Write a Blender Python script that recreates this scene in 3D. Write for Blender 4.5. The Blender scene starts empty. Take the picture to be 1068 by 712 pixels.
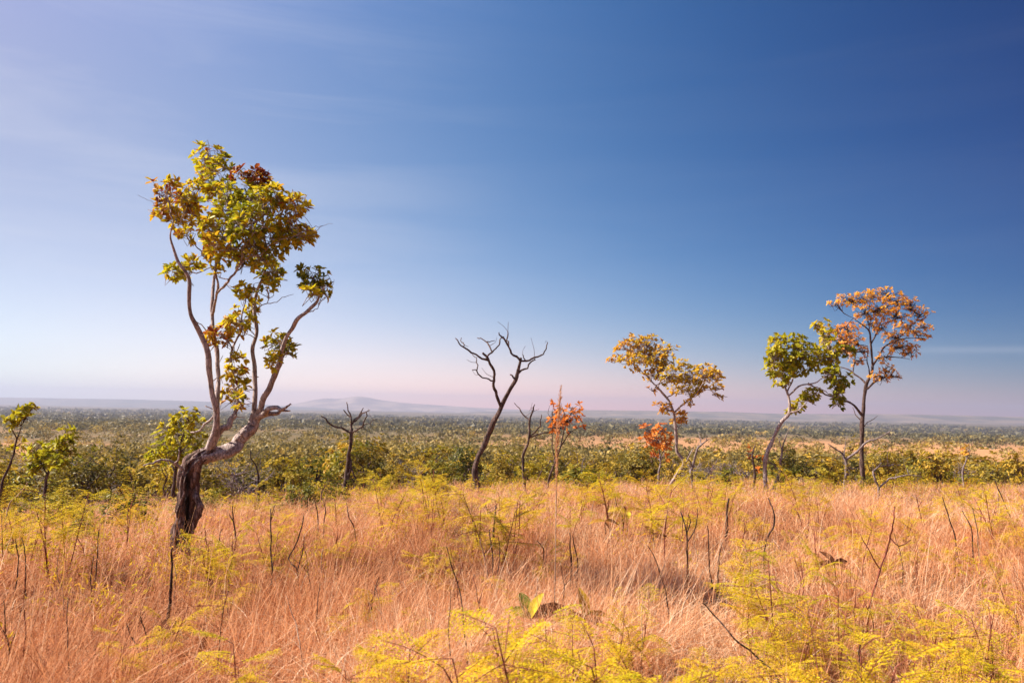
import bpy, math, random
import numpy as np
from mathutils import Matrix, Vector

RNG = np.random.default_rng(11)
random.seed(11)
scene = bpy.context.scene
COL = scene.collection

# ------------------------------------------------------------------ camera
W0, H0 = 1068.0, 712.0
LENS = 28.0
F = W0 * LENS / 36.0
PITCH = math.radians(4.82)
ROLL = math.radians(1.07)
EYE = 1.7
CAM_M = (Matrix.Translation((0, 0, EYE)) @ Matrix.Rotation(math.pi / 2 + PITCH, 4, 'X')
         @ Matrix.Rotation(ROLL, 4, 'Z'))
CM = np.array(CAM_M)

cam_d = bpy.data.cameras.new('camera')
cam_d.lens = LENS
cam_d.sensor_width = 36.0
cam_d.clip_start = 0.05
cam_d.clip_end = 40000
cam_d.dof.use_dof = True
cam_d.dof.focus_distance = 9.0
cam_d.dof.aperture_fstop = 3.5
cam = bpy.data.objects.new('camera', cam_d)
COL.objects.link(cam)
cam.matrix_world = CAM_M
scene.camera = cam


def P(px, py, D):
    """world point seen at a photo position, at depth D along the view axis"""
    v = np.array([(px - W0 / 2) / F * D, -(py - H0 / 2) / F * D, -D, 1.0])
    return (CM @ v)[:3]


def hor(px):
    return 416.0 + 20.0 * px / 1068.0


# ------------------------------------------------------------------ terrain
S_T = np.array([0, 10, 25, 45, 100, 180, 400, 700, 1500, 3000, 8000, 16000], float)
Z_T = np.array([0, -0.7, -2.7, -5.2, -8.8, -11.3, -15.5, -20.5, -32, -40, -46, -50], float)


def crest(x, y):
    t = np.clip(x / np.maximum(y, 1.0), -0.5, 0.7) / 0.6
    t = np.where(y < 1.0, 0.0, t)
    return 14.0 + 6.0 * t


def lumps(x, y):
    return (0.05 * np.sin(x * 1.1 + 0.7 * y) + 0.05 * np.sin(0.8 * x - 1.3 * y + 2.0)
            + 0.03 * np.sin(2.3 * x + 1.9 * y + 1.0) + 0.03 * np.sin(2.9 * y - 1.4 * x))


def gz(x, y):
    x = np.asarray(x, float)
    y = np.asarray(y, float)
    d = np.hypot(x, y)
    s = np.maximum(d - crest(x, y), 0.0)
    z = np.interp(s, S_T, Z_T)
    # broad swells of the far land
    a = np.clip((d - 120) / 600, 0, 1)
    z = z + a * (1.6 * np.sin(x / 170.0 + 0.6) * np.sin(y / 210.0 + 1.0) + 2.0 * np.sin(x / 520 + y / 640.0))
    near = np.clip(1 - d / 60.0, 0.15, 1)
    return z + lumps(x, y) * near


def gz1(x, y):
    return float(gz(x, y))


# ------------------------------------------------------------------ mesh helpers
class Geo:
    def __init__(self):
        self.v, self.q, self.t, self.tint, self.mi = [], [], [], [], []
        self.n = 0

    def add(self, v, quads=None, tris=None, tint=0.5, mi=0):
        v = np.asarray(v, float).reshape(-1, 3)
        self.v.append(v)
        tt = np.asarray(tint, float)
        self.tint.append(np.full(len(v), float(tt)) if tt.ndim == 0 else tt.ravel())
        if quads is not None and len(quads):
            self.q.append((np.asarray(quads, np.int64).reshape(-1, 4) + self.n, mi))
        if tris is not None and len(tris):
            self.t.append((np.asarray(tris, np.int64).reshape(-1, 3) + self.n, mi))
        self.n += len(v)

    def mesh(self, name, mats, smooth=True, origin=None):
        v = np.concatenate(self.v)
        if origin is not None:
            v = v - np.asarray(origin, float)
        idx, start, mi = [], [], []
        pos = 0
        for arr, k in ((self.q, 4), (self.t, 3)):
            for a, m in arr:
                idx.append(a.ravel())
                start.append(pos + np.arange(len(a)) * k)
                pos += a.size
                mi.append(np.full(len(a), m))
        idx = np.concatenate(idx)
        start = np.concatenate(start)
        mi = np.concatenate(mi)
        me = bpy.data.meshes.new(name)
        me.vertices.add(len(v))
        me.vertices.foreach_set('co', v.astype(np.float32).ravel())
        me.loops.add(len(idx))
        me.loops.foreach_set('vertex_index', idx.astype(np.int32))
        me.polygons.add(len(start))
        me.polygons.foreach_set('loop_start', start.astype(np.int32))
        at = me.attributes.new('tint', 'FLOAT', 'POINT')
        at.data.foreach_set('value', np.concatenate(self.tint).astype(np.float32))
        for m in mats if isinstance(mats, (list, tuple)) else [mats]:
            me.materials.append(m)
        me.polygons.foreach_set('material_index', mi.astype(np.int32))
        if smooth:
            me.polygons.foreach_set('use_smooth', np.ones(len(start), bool))
        me.update(calc_edges=True)
        return me

    def obj(self, name, mats, parent=None, smooth=True, origin=None):
        o = bpy.data.objects.new(name, self.mesh(name, mats, smooth, origin))
        COL.objects.link(o)
        if parent is not None:
            o.parent = parent
        return o


def thing(name, label, cat, loc, group=None):
    o = bpy.data.objects.new(name, None)
    o.empty_display_size = 0.2
    COL.objects.link(o)
    o.location = loc
    o['label'] = label
    o['category'] = cat
    if group:
        o['group'] = group
    return o


def tag(o, label, cat, group=None, kind=None):
    if label:
        o['label'] = label
    if cat:
        o['category'] = cat
    if group:
        o['group'] = group
    if kind:
        o['kind'] = kind
    return o


def copy_tree(o, parent=None):
    c = o.copy()
    COL.objects.link(c)
    if parent is not None:
        c.parent = parent
    for ch in KIDS.get(o.name, []):
        copy_tree(ch, c)
    return c


KIDS = {}


def nrm(a):
    a = np.asarray(a, float)
    return a / np.maximum(np.linalg.norm(a, axis=-1, keepdims=True), 1e-9)


def spline(pts, step):
    pts = np.asarray(pts, float)
    if len(pts) == 2:
        pts = np.array([pts[0], (pts[0] + pts[1]) / 2, pts[1]])
    ext = np.vstack([2 * pts[0] - pts[1], pts, 2 * pts[-1] - pts[-2]])
    out = []
    for i in range(1, len(ext) - 2):
        p0, p1, p2, p3 = ext[i - 1], ext[i], ext[i + 1], ext[i + 2]
        n = max(2, int(np.linalg.norm(p2 - p1) / step))
        t = np.linspace(0, 1, n, endpoint=False)[:, None]
        out.append(0.5 * (2 * p1 + (p2 - p0) * t + (2 * p0 - 5 * p1 + 4 * p2 - p3) * t ** 2
                          + (-p0 + 3 * p1 - 3 * p2 + p3) * t ** 3))
    out.append(ext[-2][None])
    return np.vstack(out)


def tube(geo, pts, r, step=0.05, sides=8, rough=0.08, wob=0.0, tint=0.5, smooth_path=True, mi=0, tintfn=None, cap=True, furrow=0.0):
    """tapering, slightly knotted limb along a curve; r = radii at the given points"""
    pts = np.asarray(pts, float)
    r = np.asarray(r, float)
    if len(r) != len(pts):
        r = np.interp(np.linspace(0, 1, len(pts)), np.linspace(0, 1, len(r)), r)
    s0 = np.r_[0, np.cumsum(np.linalg.norm(np.diff(pts, axis=0), axis=1))]
    c = spline(pts, step) if smooth_path else pts
    s = np.r_[0, np.cumsum(np.linalg.norm(np.diff(c, axis=0), axis=1))]
    rad = np.interp(s / max(s[-1], 1e-6), s0 / max(s0[-1], 1e-6), r)
    if wob:
        ph = RNG.uniform(0, 6.28, (4, 3))
        fr = np.array([1.7, 3.1, 5.3, 8.9]) / max(s[-1], 0.3) * 2
        w = sum(np.sin(s[:, None] * fr[k] * 3.1 + ph[k][None]) / (k + 1) for k in range(4))
        env = np.minimum(1, s / max(s[-1], 1e-6) * 4)[:, None]
        c = c + w * wob * env
    n = len(c)
    tg = nrm(np.gradient(c, axis=0))
    ref = np.array([0.3, 1.0, 0.1]) if abs(tg[0][1]) < 0.9 else np.array([1.0, 0, 0])
    u = nrm(np.cross(tg[0], ref))
    a = np.linspace(0, 2 * np.pi, sides, endpoint=False)
    p1, p2, p3 = RNG.uniform(0, 6.28, 3)
    V = np.zeros((n, sides, 3))
    for i in range(n):
        u = u - tg[i] * np.dot(u, tg[i])
        u = u / max(np.linalg.norm(u), 1e-9)
        w = np.cross(tg[i], u)
        q = s[i] / max(rad[0], 1e-4)
        k = 1 + rough * (np.sin(a * 2 + q * 0.35 + p1) + 0.6 * np.sin(a * 3 - q * 0.5 + p2)
                         + 0.5 * np.sin(a * 5 + q * 0.9 + p3) + 0.7 * math.sin(q * 0.8 + p1))
        if furrow:
            k = k - furrow * np.abs(np.sin(a * 4 + 0.5 * math.sin(q * 1.1 + p2) + q * 0.12)) ** 6 * (0.6 + 0.4 * math.sin(q * 1.7 + p3))
            k = k + furrow * 0.45 * np.sin(a * 9 + q * 0.7 + p1) * math.sin(q * 2.3 + p2) + furrow * 0.3 * np.sin(a * 13 - q * 1.3)
        V[i] = c[i] + rad[i] * k[:, None] * (np.cos(a)[:, None] * u + np.sin(a)[:, None] * w)
    ii, jj = np.meshgrid(np.arange(n - 1), np.arange(sides), indexing='ij')
    b = ii * sides + jj
    b2 = ii * sides + (jj + 1) % sides
    quads = np.stack([b, b2, b2 + sides, b + sides], -1).reshape(-1, 4)
    vv = V.reshape(-1, 3)
    tris = None
    if cap:
        vv = np.vstack([vv, c[-1] + tg[-1] * rad[-1] * 0.6])
        k0 = (n - 1) * sides
        tris = [[k0 + j, k0 + (j + 1) % sides, n * sides] for j in range(sides)]
    tn = tint if tintfn is None else tintfn(vv)
    geo.add(vv, quads, tris, tn, mi)
    return c, rad


def leaves(geo, base, d, nv, L, Wd, tint, droop=0.25, fold=0.25, mi=0, point=0.3):
    """folded six-cornered leaves; every leaf is two quads"""
    base, d, nv = np.asarray(base), nrm(d), np.asarray(nv)
    n = len(base)
    L = np.broadcast_to(L, n)[:, None]
    Wd = np.broadcast_to(Wd, n)[:, None]
    s = nrm(np.cross(d, nv))
    up = np.cross(s, d)
    tip = base + d * L - up * L * droop
    a1 = base + d * L * 0.30
    a2 = base + d * L * 0.72 - up * L * droop * 0.45
    f = up * Wd * fold
    v = np.stack([base, a1 + s * Wd * 0.42 + f, a2 + s * Wd * 0.5 * (1 - point * 0.3) + f, tip,
                  a2 - s * Wd * 0.5 * (1 - point * 0.3) + f, a1 - s * Wd * 0.42 + f], 1).reshape(-1, 3)
    o = (np.arange(n) * 6)[:, None]
    q = np.concatenate([o + np.array([[0, 1, 2, 3]]), o + np.array([[0, 3, 4, 5]])], 0)
    geo.add(v, q, None, np.repeat(np.broadcast_to(tint, n), 6), mi)


def rand_dirs(n, rng=None):
    rng = rng or RNG
    return nrm(rng.normal(size=(n, 3)))


def rosettes(geo, pts, axes, nper, L, ratio, tint, tj=0.16, spread=0.9, droop=0.3, mi=0, rng=None):
    rng = rng or RNG
    pts, axes = np.asarray(pts), nrm(axes)
    n = len(pts)
    tint = np.broadcast_to(tint, n)
    k = nper
    b = np.repeat(pts, k, 0)
    ax = np.repeat(axes, k, 0)
    rd = nrm(np.cross(ax, rand_dirs(n * k, rng)))
    w = rng.uniform(0.25, 1.0, (n * k, 1)) * spread
    d = nrm(ax * (1 - 0.75 * w) + rd * (0.25 + w))
    nv = nrm(ax + 0.5 * rand_dirs(n * k, rng) + np.array([0, 0, 0.4]))
    LL = L * rng.uniform(0.4, 1.3, n * k)
    leaves(geo, b + d * LL[:, None] * 0.12, d, nv, LL, LL * ratio * rng.uniform(0.8, 1.2, n * k),
           np.clip(np.repeat(tint, k) + rng.normal(0, tj, n * k), 0, 1), droop * rng.uniform(0.3, 1.5), 0.2, mi)


# ------------------------------------------------------------------ materials
def newmat(name):
    m = bpy.data.materials.new(name)
    m.use_nodes = True
    nt = m.node_tree
    nt.nodes.clear()
    return m, nt, nt.nodes, nt.links


def ramp(nodes, stops):
    r = nodes.new('ShaderNodeValToRGB')
    e = r.color_ramp.elements
    while len(e) < len(stops):
        e.new(0.5)
    for el, (p, c) in zip(e, stops):
        el.position = p
        el.color = (*c, 1)
    return r


def foliage_mat(name, stops, trans=0.35, rough=0.55, objvar=0.0, spec=0.3):
    m, nt, N, Lk = newmat(name)
    out = N.new('ShaderNodeOutputMaterial')
    at = N.new('ShaderNodeAttribute')
    at.attribute_name = 'tint'
    src = at.outputs['Fac']
    if objvar:
        oi = N.new('ShaderNodeObjectInfo')
        ma = N.new('ShaderNodeMath')
        ma.operation = 'MULTIPLY_ADD'
        ma.inputs[1].default_value = objvar
        Lk.new(oi.outputs['Random'], ma.inputs[0])
        sb = N.new('ShaderNodeMath')
        sb.operation = 'SUBTRACT'
        sb.inputs[1].default_value = objvar / 2
        Lk.new(src, sb.inputs[0])
        Lk.new(sb.outputs[0], ma.inputs[2])
        src = ma.outputs[0]
    r = ramp(N, stops)
    Lk.new(src, r.inputs[0])
    p = N.new('ShaderNodeBsdfPrincipled')
    p.inputs['Roughness'].default_value = rough
    p.inputs['Specular IOR Level'].default_value = spec
    Lk.new(r.outputs[0], p.inputs['Base Color'])
    tr = N.new('ShaderNodeBsdfTranslucent')
    Lk.new(r.outputs[0], tr.inputs['Color'])
    mx = N.new('ShaderNodeMixShader')
    mx.inputs[0].default_value = trans
    Lk.new(p.outputs[0], mx.inputs[1])
    Lk.new(tr.outputs[0], mx.inputs[2])
    Lk.new(mx.outputs[0], out.inputs[0])
    return m


def bark_mat(name, lo, mid, hi, scale=14.0, char=None, bump=0.6):
    m, nt, N, Lk = newmat(name)
    out = N.new('ShaderNodeOutputMaterial')
    tc = N.new('ShaderNodeTexCoord')
    mp = N.new('ShaderNodeMapping')
    mp.inputs['Scale'].default_value = (1, 1, 0.28)
    Lk.new(tc.outputs['Object'], mp.inputs[0])
    n1 = N.new('ShaderNodeTexNoise')
    n1.inputs['Scale'].default_value = scale
    n1.inputs['Detail'].default_value = 8
    n1.inputs['Roughness'].default_value = 0.7
    Lk.new(mp.outputs[0], n1.inputs['Vector'])
    vo = N.new('ShaderNodeTexVoronoi')
    vo.feature = 'DISTANCE_TO_EDGE'
    vo.inputs['Scale'].default_value = scale * 1.6
    Lk.new(mp.outputs[0], vo.inputs['Vector'])
    r = ramp(N, [(0.30, lo), (0.5, mid), (0.72, hi)])
    Lk.new(n1.outputs[0], r.inputs[0])
    cr = ramp(N, [(0.0, (0.25, 0.22, 0.2)), (0.09, (1, 1, 1))])
    Lk.new(vo.outputs[0], cr.inputs[0])
    mu = N.new('ShaderNodeMix')
    mu.data_type = 'RGBA'
    mu.blend_type = 'MULTIPLY'
    mu.inputs[0].default_value = 0.8
    Lk.new(r.outputs[0], mu.inputs[6])
    Lk.new(cr.outputs[0], mu.inputs[7])
    colour = mu.outputs[2]
    p = N.new('ShaderNodeBsdfPrincipled')
    p.inputs['Roughness'].default_value = 0.85
    p.inputs['Specular IOR Level'].default_value = 0.2
    if char:
        at = N.new('ShaderNodeAttribute')
        at.attribute_name = 'tint'
        ad = N.new('ShaderNodeMath')
        ad.operation = 'MULTIPLY_ADD'
        ad.inputs[1].default_value = 0.9
        Lk.new(n1.outputs[0], ad.inputs[0])
        Lk.new(at.outputs['Fac'], ad.inputs[2])
        cc = ramp(N, [(0.84, (0, 0, 0)), (0.98, (1, 1, 1))])
        Lk.new(ad.outputs[0], cc.inputs[0])
        m2 = N.new('ShaderNodeMix')
        m2.data_type = 'RGBA'
        Lk.new(cc.outputs[0], m2.inputs[0])
        Lk.new(colour, m2.inputs[6])
        m2.inputs[7].default_value = (*char, 1)
        colour = m2.outputs[2]
    Lk.new(colour, p.inputs['Base Color'])
    bp = N.new('ShaderNodeBump')
    bp.inputs['Strength'].default_value = bump
    bp.inputs['Distance'].default_value = 0.02
    mm = N.new('ShaderNodeMath')
    mm.operation = 'MULTIPLY'
    Lk.new(n1.outputs[0], mm.inputs[0])
    Lk.new(cr.outputs[0], mm.inputs[1])
    Lk.new(mm.outputs[0], bp.inputs['Height'])
    Lk.new(bp.outputs[0], p.inputs['Normal'])
    Lk.new(p.outputs[0], out.inputs[0])
    return m


M = {}
M['bark_old'] = bark_mat('charred_bark', (0.03, 0.018, 0.014), (0.15, 0.085, 0.065), (0.56, 0.42, 0.37), 16, char=(0.012, 0.009, 0.008), bump=0.9)
M['bark_pale'] = bark_mat('pale_bark', (0.13, 0.095, 0.085), (0.40, 0.31, 0.28), (0.64, 0.55, 0.51), 22)
M['bark_dark'] = bark_mat('dark_bark', (0.03, 0.02, 0.017), (0.11, 0.068, 0.055), (0.27, 0.185, 0.16), 22)
M['bark_grey'] = bark_mat('grey_dead_wood', (0.09, 0.07, 0.065), (0.26, 0.20, 0.19), (0.48, 0.40, 0.38), 24)
M['bark_burnt'] = bark_mat('burnt_stick', (0.015, 0.011, 0.01), (0.06, 0.036, 0.03), (0.17, 0.10, 0.08), 30)
M['bark_straw'] = bark_mat('dry_pale_stalk', (0.28, 0.17, 0.11), (0.48, 0.32, 0.22), (0.66, 0.50, 0.38), 30, bump=0.2)
M['bark_red'] = bark_mat('red_stem', (0.13, 0.035, 0.025), (0.26, 0.07, 0.045), (0.36, 0.14, 0.09), 30)

M['leaf_main'] = foliage_mat('yellow_green_leathery_leaves', [
    (0.0, (0.16, 0.026, 0.012)), (0.16, (0.34, 0.085, 0.018)), (0.30, (0.60, 0.33, 0.016)), (0.42, (0.70, 0.52, 0.022)),
    (0.6, (0.60, 0.52, 0.022)), (0.8, (0.36, 0.36, 0.02)), (1.0, (0.14, 0.165, 0.015))], 0.45, 0.45, spec=0.3)
M['leaf_ochre'] = foliage_mat('ochre_green_leaves', [
    (0.0, (0.72, 0.32, 0.07)), (0.35, (0.76, 0.47, 0.04)), (0.7, (0.60, 0.44, 0.03)), (1.0, (0.26, 0.25, 0.02))], 0.45)
M['leaf_orange'] = foliage_mat('orange_leaves', [
    (0.0, (0.74, 0.31, 0.08)), (0.35, (0.90, 0.46, 0.08)), (0.7, (0.92, 0.53, 0.055)), (1.0, (0.70, 0.48, 0.04))], 0.5)
M['leaf_rust'] = foliage_mat('rust_red_leaves', [
    (0.0, (0.46, 0.11, 0.022)), (0.5, (0.76, 0.25, 0.04)), (1.0, (0.86, 0.40, 0.06))], 0.45)
M['leaf_green'] = foliage_mat('bright_green_leaves', [
    (0.0, (0.62, 0.44, 0.025)), (0.35, (0.54, 0.45, 0.02)), (0.7, (0.36, 0.35, 0.018)), (1.0, (0.17, 0.19, 0.014))], 0.45, 0.5)
M['leaf_scrub'] = foliage_mat('olive_yellow_scrub_leaves', [
    (0.0, (0.56, 0.40, 0.03)), (0.35, (0.43, 0.34, 0.024)), (0.7, (0.21, 0.20, 0.02)), (1.0, (0.08, 0.09, 0.015))], 0.35, 0.5, objvar=0.7)
M['leaf_valley'] = foliage_mat('valley_tree_leaves', [
    (0.0, (0.62, 0.39, 0.04)), (0.3, (0.48, 0.33, 0.03)), (0.65, (0.25, 0.195, 0.028)), (1.0, (0.09, 0.085, 0.02))], 0.33, objvar=0.7)
M['leaf_far'] = foliage_mat('far_woodland_leaves', [
    (0.0, (0.58, 0.37, 0.07)), (0.3, (0.42, 0.29, 0.055)), (0.65, (0.26, 0.195, 0.05)), (1.0, (0.12, 0.105, 0.035))], 0.3)
M['fern'] = foliage_mat('yellow_feathery_leaves', [
    (0.0, (0.70, 0.38, 0.05)), (0.35, (0.76, 0.54, 0.028)), (0.75, (0.62, 0.51, 0.02)), (1.0, (0.32, 0.31, 0.015))], 0.42, objvar=0.35, spec=0.1)
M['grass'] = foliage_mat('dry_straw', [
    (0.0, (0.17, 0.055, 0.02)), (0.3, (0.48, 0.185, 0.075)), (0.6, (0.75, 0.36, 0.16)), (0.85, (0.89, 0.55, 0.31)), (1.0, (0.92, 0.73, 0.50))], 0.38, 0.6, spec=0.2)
M['leaf_dry'] = foliage_mat('big_dry_leaves', [
    (0.0, (0.10, 0.04, 0.022)), (0.35, (0.30, 0.12, 0.04)), (0.6, (0.44, 0.27, 0.03)), (0.8, (0.68, 0.52, 0.05)), (1.0, (0.10, 0.11, 0.02))], 0.25, 0.8, spec=0.05)
M['seed'] = foliage_mat('straw_seed_head', [(0.0, (0.62, 0.30, 0.13)), (1.0, (0.78, 0.46, 0.24))], 0.4)


def ground_mat():
    m, nt, N, Lk = newmat('savanna_ground')
    out = N.new('ShaderNodeOutputMaterial')
    p = N.new('ShaderNodeBsdfPrincipled')
    p.inputs['Roughness'].default_value = 0.95
    p.inputs['Specular IOR Level'].default_value = 0.1
    g = N.new('ShaderNodeNewGeometry')
    n1 = N.new('ShaderNodeTexNoise')
    n1.inputs['Scale'].default_value = 5.0
    n1.inputs['Detail'].default_value = 8
    Lk.new(g.outputs['Position'], n1.inputs['Vector'])
    near = ramp(N, [(0.3, (0.06, 0.026, 0.014)), (0.5, (0.16, 0.066, 0.032)), (0.7, (0.30, 0.14, 0.065))])
    Lk.new(n1.outputs[0], near.inputs[0])
    # far land: ochre clearings and dark woodland, stretched across the view
    mp = N.new('ShaderNodeMapping')
    mp.inputs['Scale'].default_value = (0.0035, 0.0045, 0)
    Lk.new(g.outputs['Position'], mp.inputs[0])
    n2 = N.new('ShaderNodeTexNoise')
    n2.inputs['Scale'].default_value = 1.0
    n2.inputs['Detail'].default_value = 9
    n2.inputs['Roughness'].default_value = 0.66
    Lk.new(mp.outputs[0], n2.inputs['Vector'])
    at = N.new('ShaderNodeAttribute')
    at.attribute_name = 'tint'          # how open (dry grass) the land is
    ad = N.new('ShaderNodeMath')
    ad.operation = 'ADD'
    mp3 = N.new('ShaderNodeMapping')
    mp3.inputs['Scale'].default_value = (0.03, 0.022, 0)
    Lk.new(g.outputs['Position'], mp3.inputs[0])
    n3 = N.new('ShaderNodeTexNoise')
    n3.inputs['Scale'].default_value = 1.0
    n3.inputs['Detail'].default_value = 8
    n3.inputs['Roughness'].default_value = 0.75
    Lk.new(mp3.outputs[0], n3.inputs['Vector'])
    m3 = N.new('ShaderNodeMath')
    m3.operation = 'MULTIPLY_ADD'
    m3.inputs[1].default_value = 0.7
    m3.inputs[2].default_value = -0.35
    Lk.new(n3.outputs[0], m3.inputs[0])
    m4 = N.new('ShaderNodeMath')
    m4.operation = 'ADD'
    Lk.new(m3.outputs[0], m4.inputs[0])
    Lk.new(n2.outputs[0], m4.inputs[1])
    Lk.new(m4.outputs[0], ad.inputs[0])
    Lk.new(at.outputs['Fac'], ad.inputs[1])
    far = ramp(N, [(0.44, (0.095, 0.078, 0.035)), (0.60, (0.17, 0.12, 0.052)), (0.78, (0.38, 0.20, 0.09)), (1.0, (0.52, 0.27, 0.12))])
    Lk.new(ad.outputs[0], far.inputs[0])
    ln = N.new('ShaderNodeVectorMath')
    ln.operation = 'LENGTH'
    Lk.new(g.outputs['Position'], ln.inputs[0])
    mr = N.new('ShaderNodeMapRange')
    mr.inputs[1].default_value = 40
    mr.inputs[2].default_value = 120
    Lk.new(ln.outputs['Value'], mr.inputs[0])
    mx = N.new('ShaderNodeMix')
    mx.data_type = 'RGBA'
    Lk.new(mr.outputs[0], mx.inputs[0])
    Lk.new(near.outputs[0], mx.inputs[6])
    Lk.new(far.outputs[0], mx.inputs[7])
    Lk.new(mx.outputs[2], p.inputs['Base Color'])
    Lk.new(p.outputs[0], out.inputs[0])
    return m


def hill_mat(name, a, b):
    m, nt, N, Lk = newmat(name)
    out = N.new('ShaderNodeOutputMaterial')
    p = N.new('ShaderNodeBsdfPrincipled')
    p.inputs['Roughness'].default_value = 0.95
    g = N.new('ShaderNodeNewGeometry')
    n2 = N.new('ShaderNodeTexNoise')
    n2.inputs['Scale'].default_value = 0.004
    n2.inputs['Detail'].default_value = 7
    Lk.new(g.outputs['Position'], n2.inputs['Vector'])
    r = ramp(N, [(0.4, a), (0.62, b)])
    Lk.new(n2.outputs[0], r.inputs[0])
    Lk.new(r.outputs[0], p.inputs['Base Color'])
    Lk.new(p.outputs[0], out.inputs[0])
    return m


M['ground'] = ground_mat()
M['hill'] = hill_mat('dry_hillside', (0.17, 0.13, 0.10), (0.34, 0.25, 0.18))
M['wooded'] = hill_mat('wooded_plateau', (0.06, 0.065, 0.04), (0.13, 0.105, 0.06))
M['mesa'] = hill_mat('dry_plateau', (0.08, 0.07, 0.04), (0.24, 0.17, 0.10))


# ------------------------------------------------------------------ the ground, one sheet to the horizon
def openness(x, y):
    """dry clearings: mostly to the right, some hundred metres out"""
    d = np.hypot(x, y)
    t = x / np.maximum(y, 1.0)
    right = np.clip((t + 0.12) / 0.45, 0, 1)
    band = np.exp(-((np.log(np.maximum(d, 1)) - math.log(430)) / 0.55) ** 2)
    left = np.clip((-t - 0.42) / 0.15, 0, 1) * np.exp(-((np.log(np.maximum(d, 1)) - math.log(260)) / 0.3) ** 2)
    return 0.42 * right * band + 0.33 * left + 0.1 * band


R_G = 10000.0
rings = np.concatenate([np.linspace(0.6, 40, 110), np.geomspace(40.6, R_G, 150)])
NA = 420
aa = np.linspace(0, 2 * np.pi, NA, endpoint=False)
rr, an = np.meshgrid(rings, aa, indexing='ij')
gx, gy = rr * np.sin(an), rr * np.cos(an)
gv = np.stack([gx, gy, gz(gx, gy)], -1).reshape(-1, 3)
i, j = np.meshgrid(np.arange(len(rings) - 1), np.arange(NA), indexing='ij')
b0 = i * NA + j
b1 = i * NA + (j + 1) % NA
gq = np.stack([b0, b0 + NA, b1 + NA, b1], -1).reshape(-1, 4)
gg = Geo()
gg.add(np.vstack([gv, [[0, 0, gz1(0, 0)]]]), gq, [[k, (k + 1) % NA, len(gv)] for k in range(NA)],
       np.r_[openness(gx, gy).ravel(), 0.0])
tag(gg.obj('ground', M['ground']), None, None, kind='structure')


def ridge(name, px_h, dist, depth, mat, skirt=60, jag=3.0):
    """a long hill far off: px_h = outline (azimuth as photo x, photo y); a real body with a front and a back slope"""
    xs = np.array([p[0] for p in px_h], float)
    ys = np.array([p[1] for p in px_h], float)
    px = np.linspace(xs[0], xs[-1], 220)
    py = np.interp(px, xs, ys)
    k = np.ones(5) / 5
    py = np.convolve(np.r_[[py[0]] * 2, py, [py[-1]] * 2], k, 'valid')
    rows = 15
    V = []
    for q, (x, y) in enumerate(zip(px, py)):
        top = P(x, y, dist)
        dirh = nrm(np.array([top[0], top[1], 0]))
        base = -55.0
        H = max(top[2] - base, 1.0)
        for m in range(rows):
            u = m / (rows - 1) * 2 - 1
            f = (1 - abs(u)) ** 0.8 if abs(u) < 1 else 0
            f = min(1.0, f * 1.12)
            bump = jag * math.sin(q * 0.37 + m * 1.7) * math.sin(q * 0.11 - m) * f * (1 - f) * 4
            pt = np.array([top[0], top[1], 0]) + dirh * u * depth
            pt[2] = base + H * f + bump
            V.append(pt)
    i, j = np.meshgrid(np.arange(len(px) - 1), np.arange(rows - 1), indexing='ij')
    b = i * rows + j
    g = Geo()
    g.add(np.array(V), np.stack([b, b + rows, b + rows + 1, b + 1], -1).reshape(-1, 4))
    return tag(g.obj(name, mat), None, None, kind='structure')


ridge('hills', [(262, 430), (290, 424), (305, 421.5), (318, 418.6), (330, 416.2), (341, 415.0), (350, 415.9), (360, 415.0), (368, 413.6), (376, 413.2),
                (385, 414.4), (398, 417.2), (420, 419.8), (450, 422), (490, 424.5), (530, 426.5), (575, 428.5), (620, 432)],
      9300, 1000, M['hill'])
ridge('plateau', [(-400, 409), (-200, 411), (-60, 413), (0, 414.2), (60, 415.2), (130, 416.2), (200, 418.0), (240, 419.6), (300, 423.5), (360, 427)],
      8200, 1300, M['wooded'])
ridge('escarpment', [(440, 431), (520, 428.8), (560, 428.2), (600, 427.4), (650, 427.8), (700, 428.6), (760, 429.4), (800, 431), (850, 431.6), (900, 431.4), (950, 431.9),
                     (1000, 433.0), (1068, 434.8), (1200, 436), (1500, 441)],
      6200, 1000, M['mesa'])


# ------------------------------------------------------------------ trees with a shape of their own
def limb_world(pts, D, dz):
    n = len(pts)
    out = []
    for k, p in enumerate(pts):
        z = p[2] if len(p) > 2 else dz * k / max(n - 1, 1)
        out.append(P(p[0], p[1], D + z))
    return np.array(out)


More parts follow.
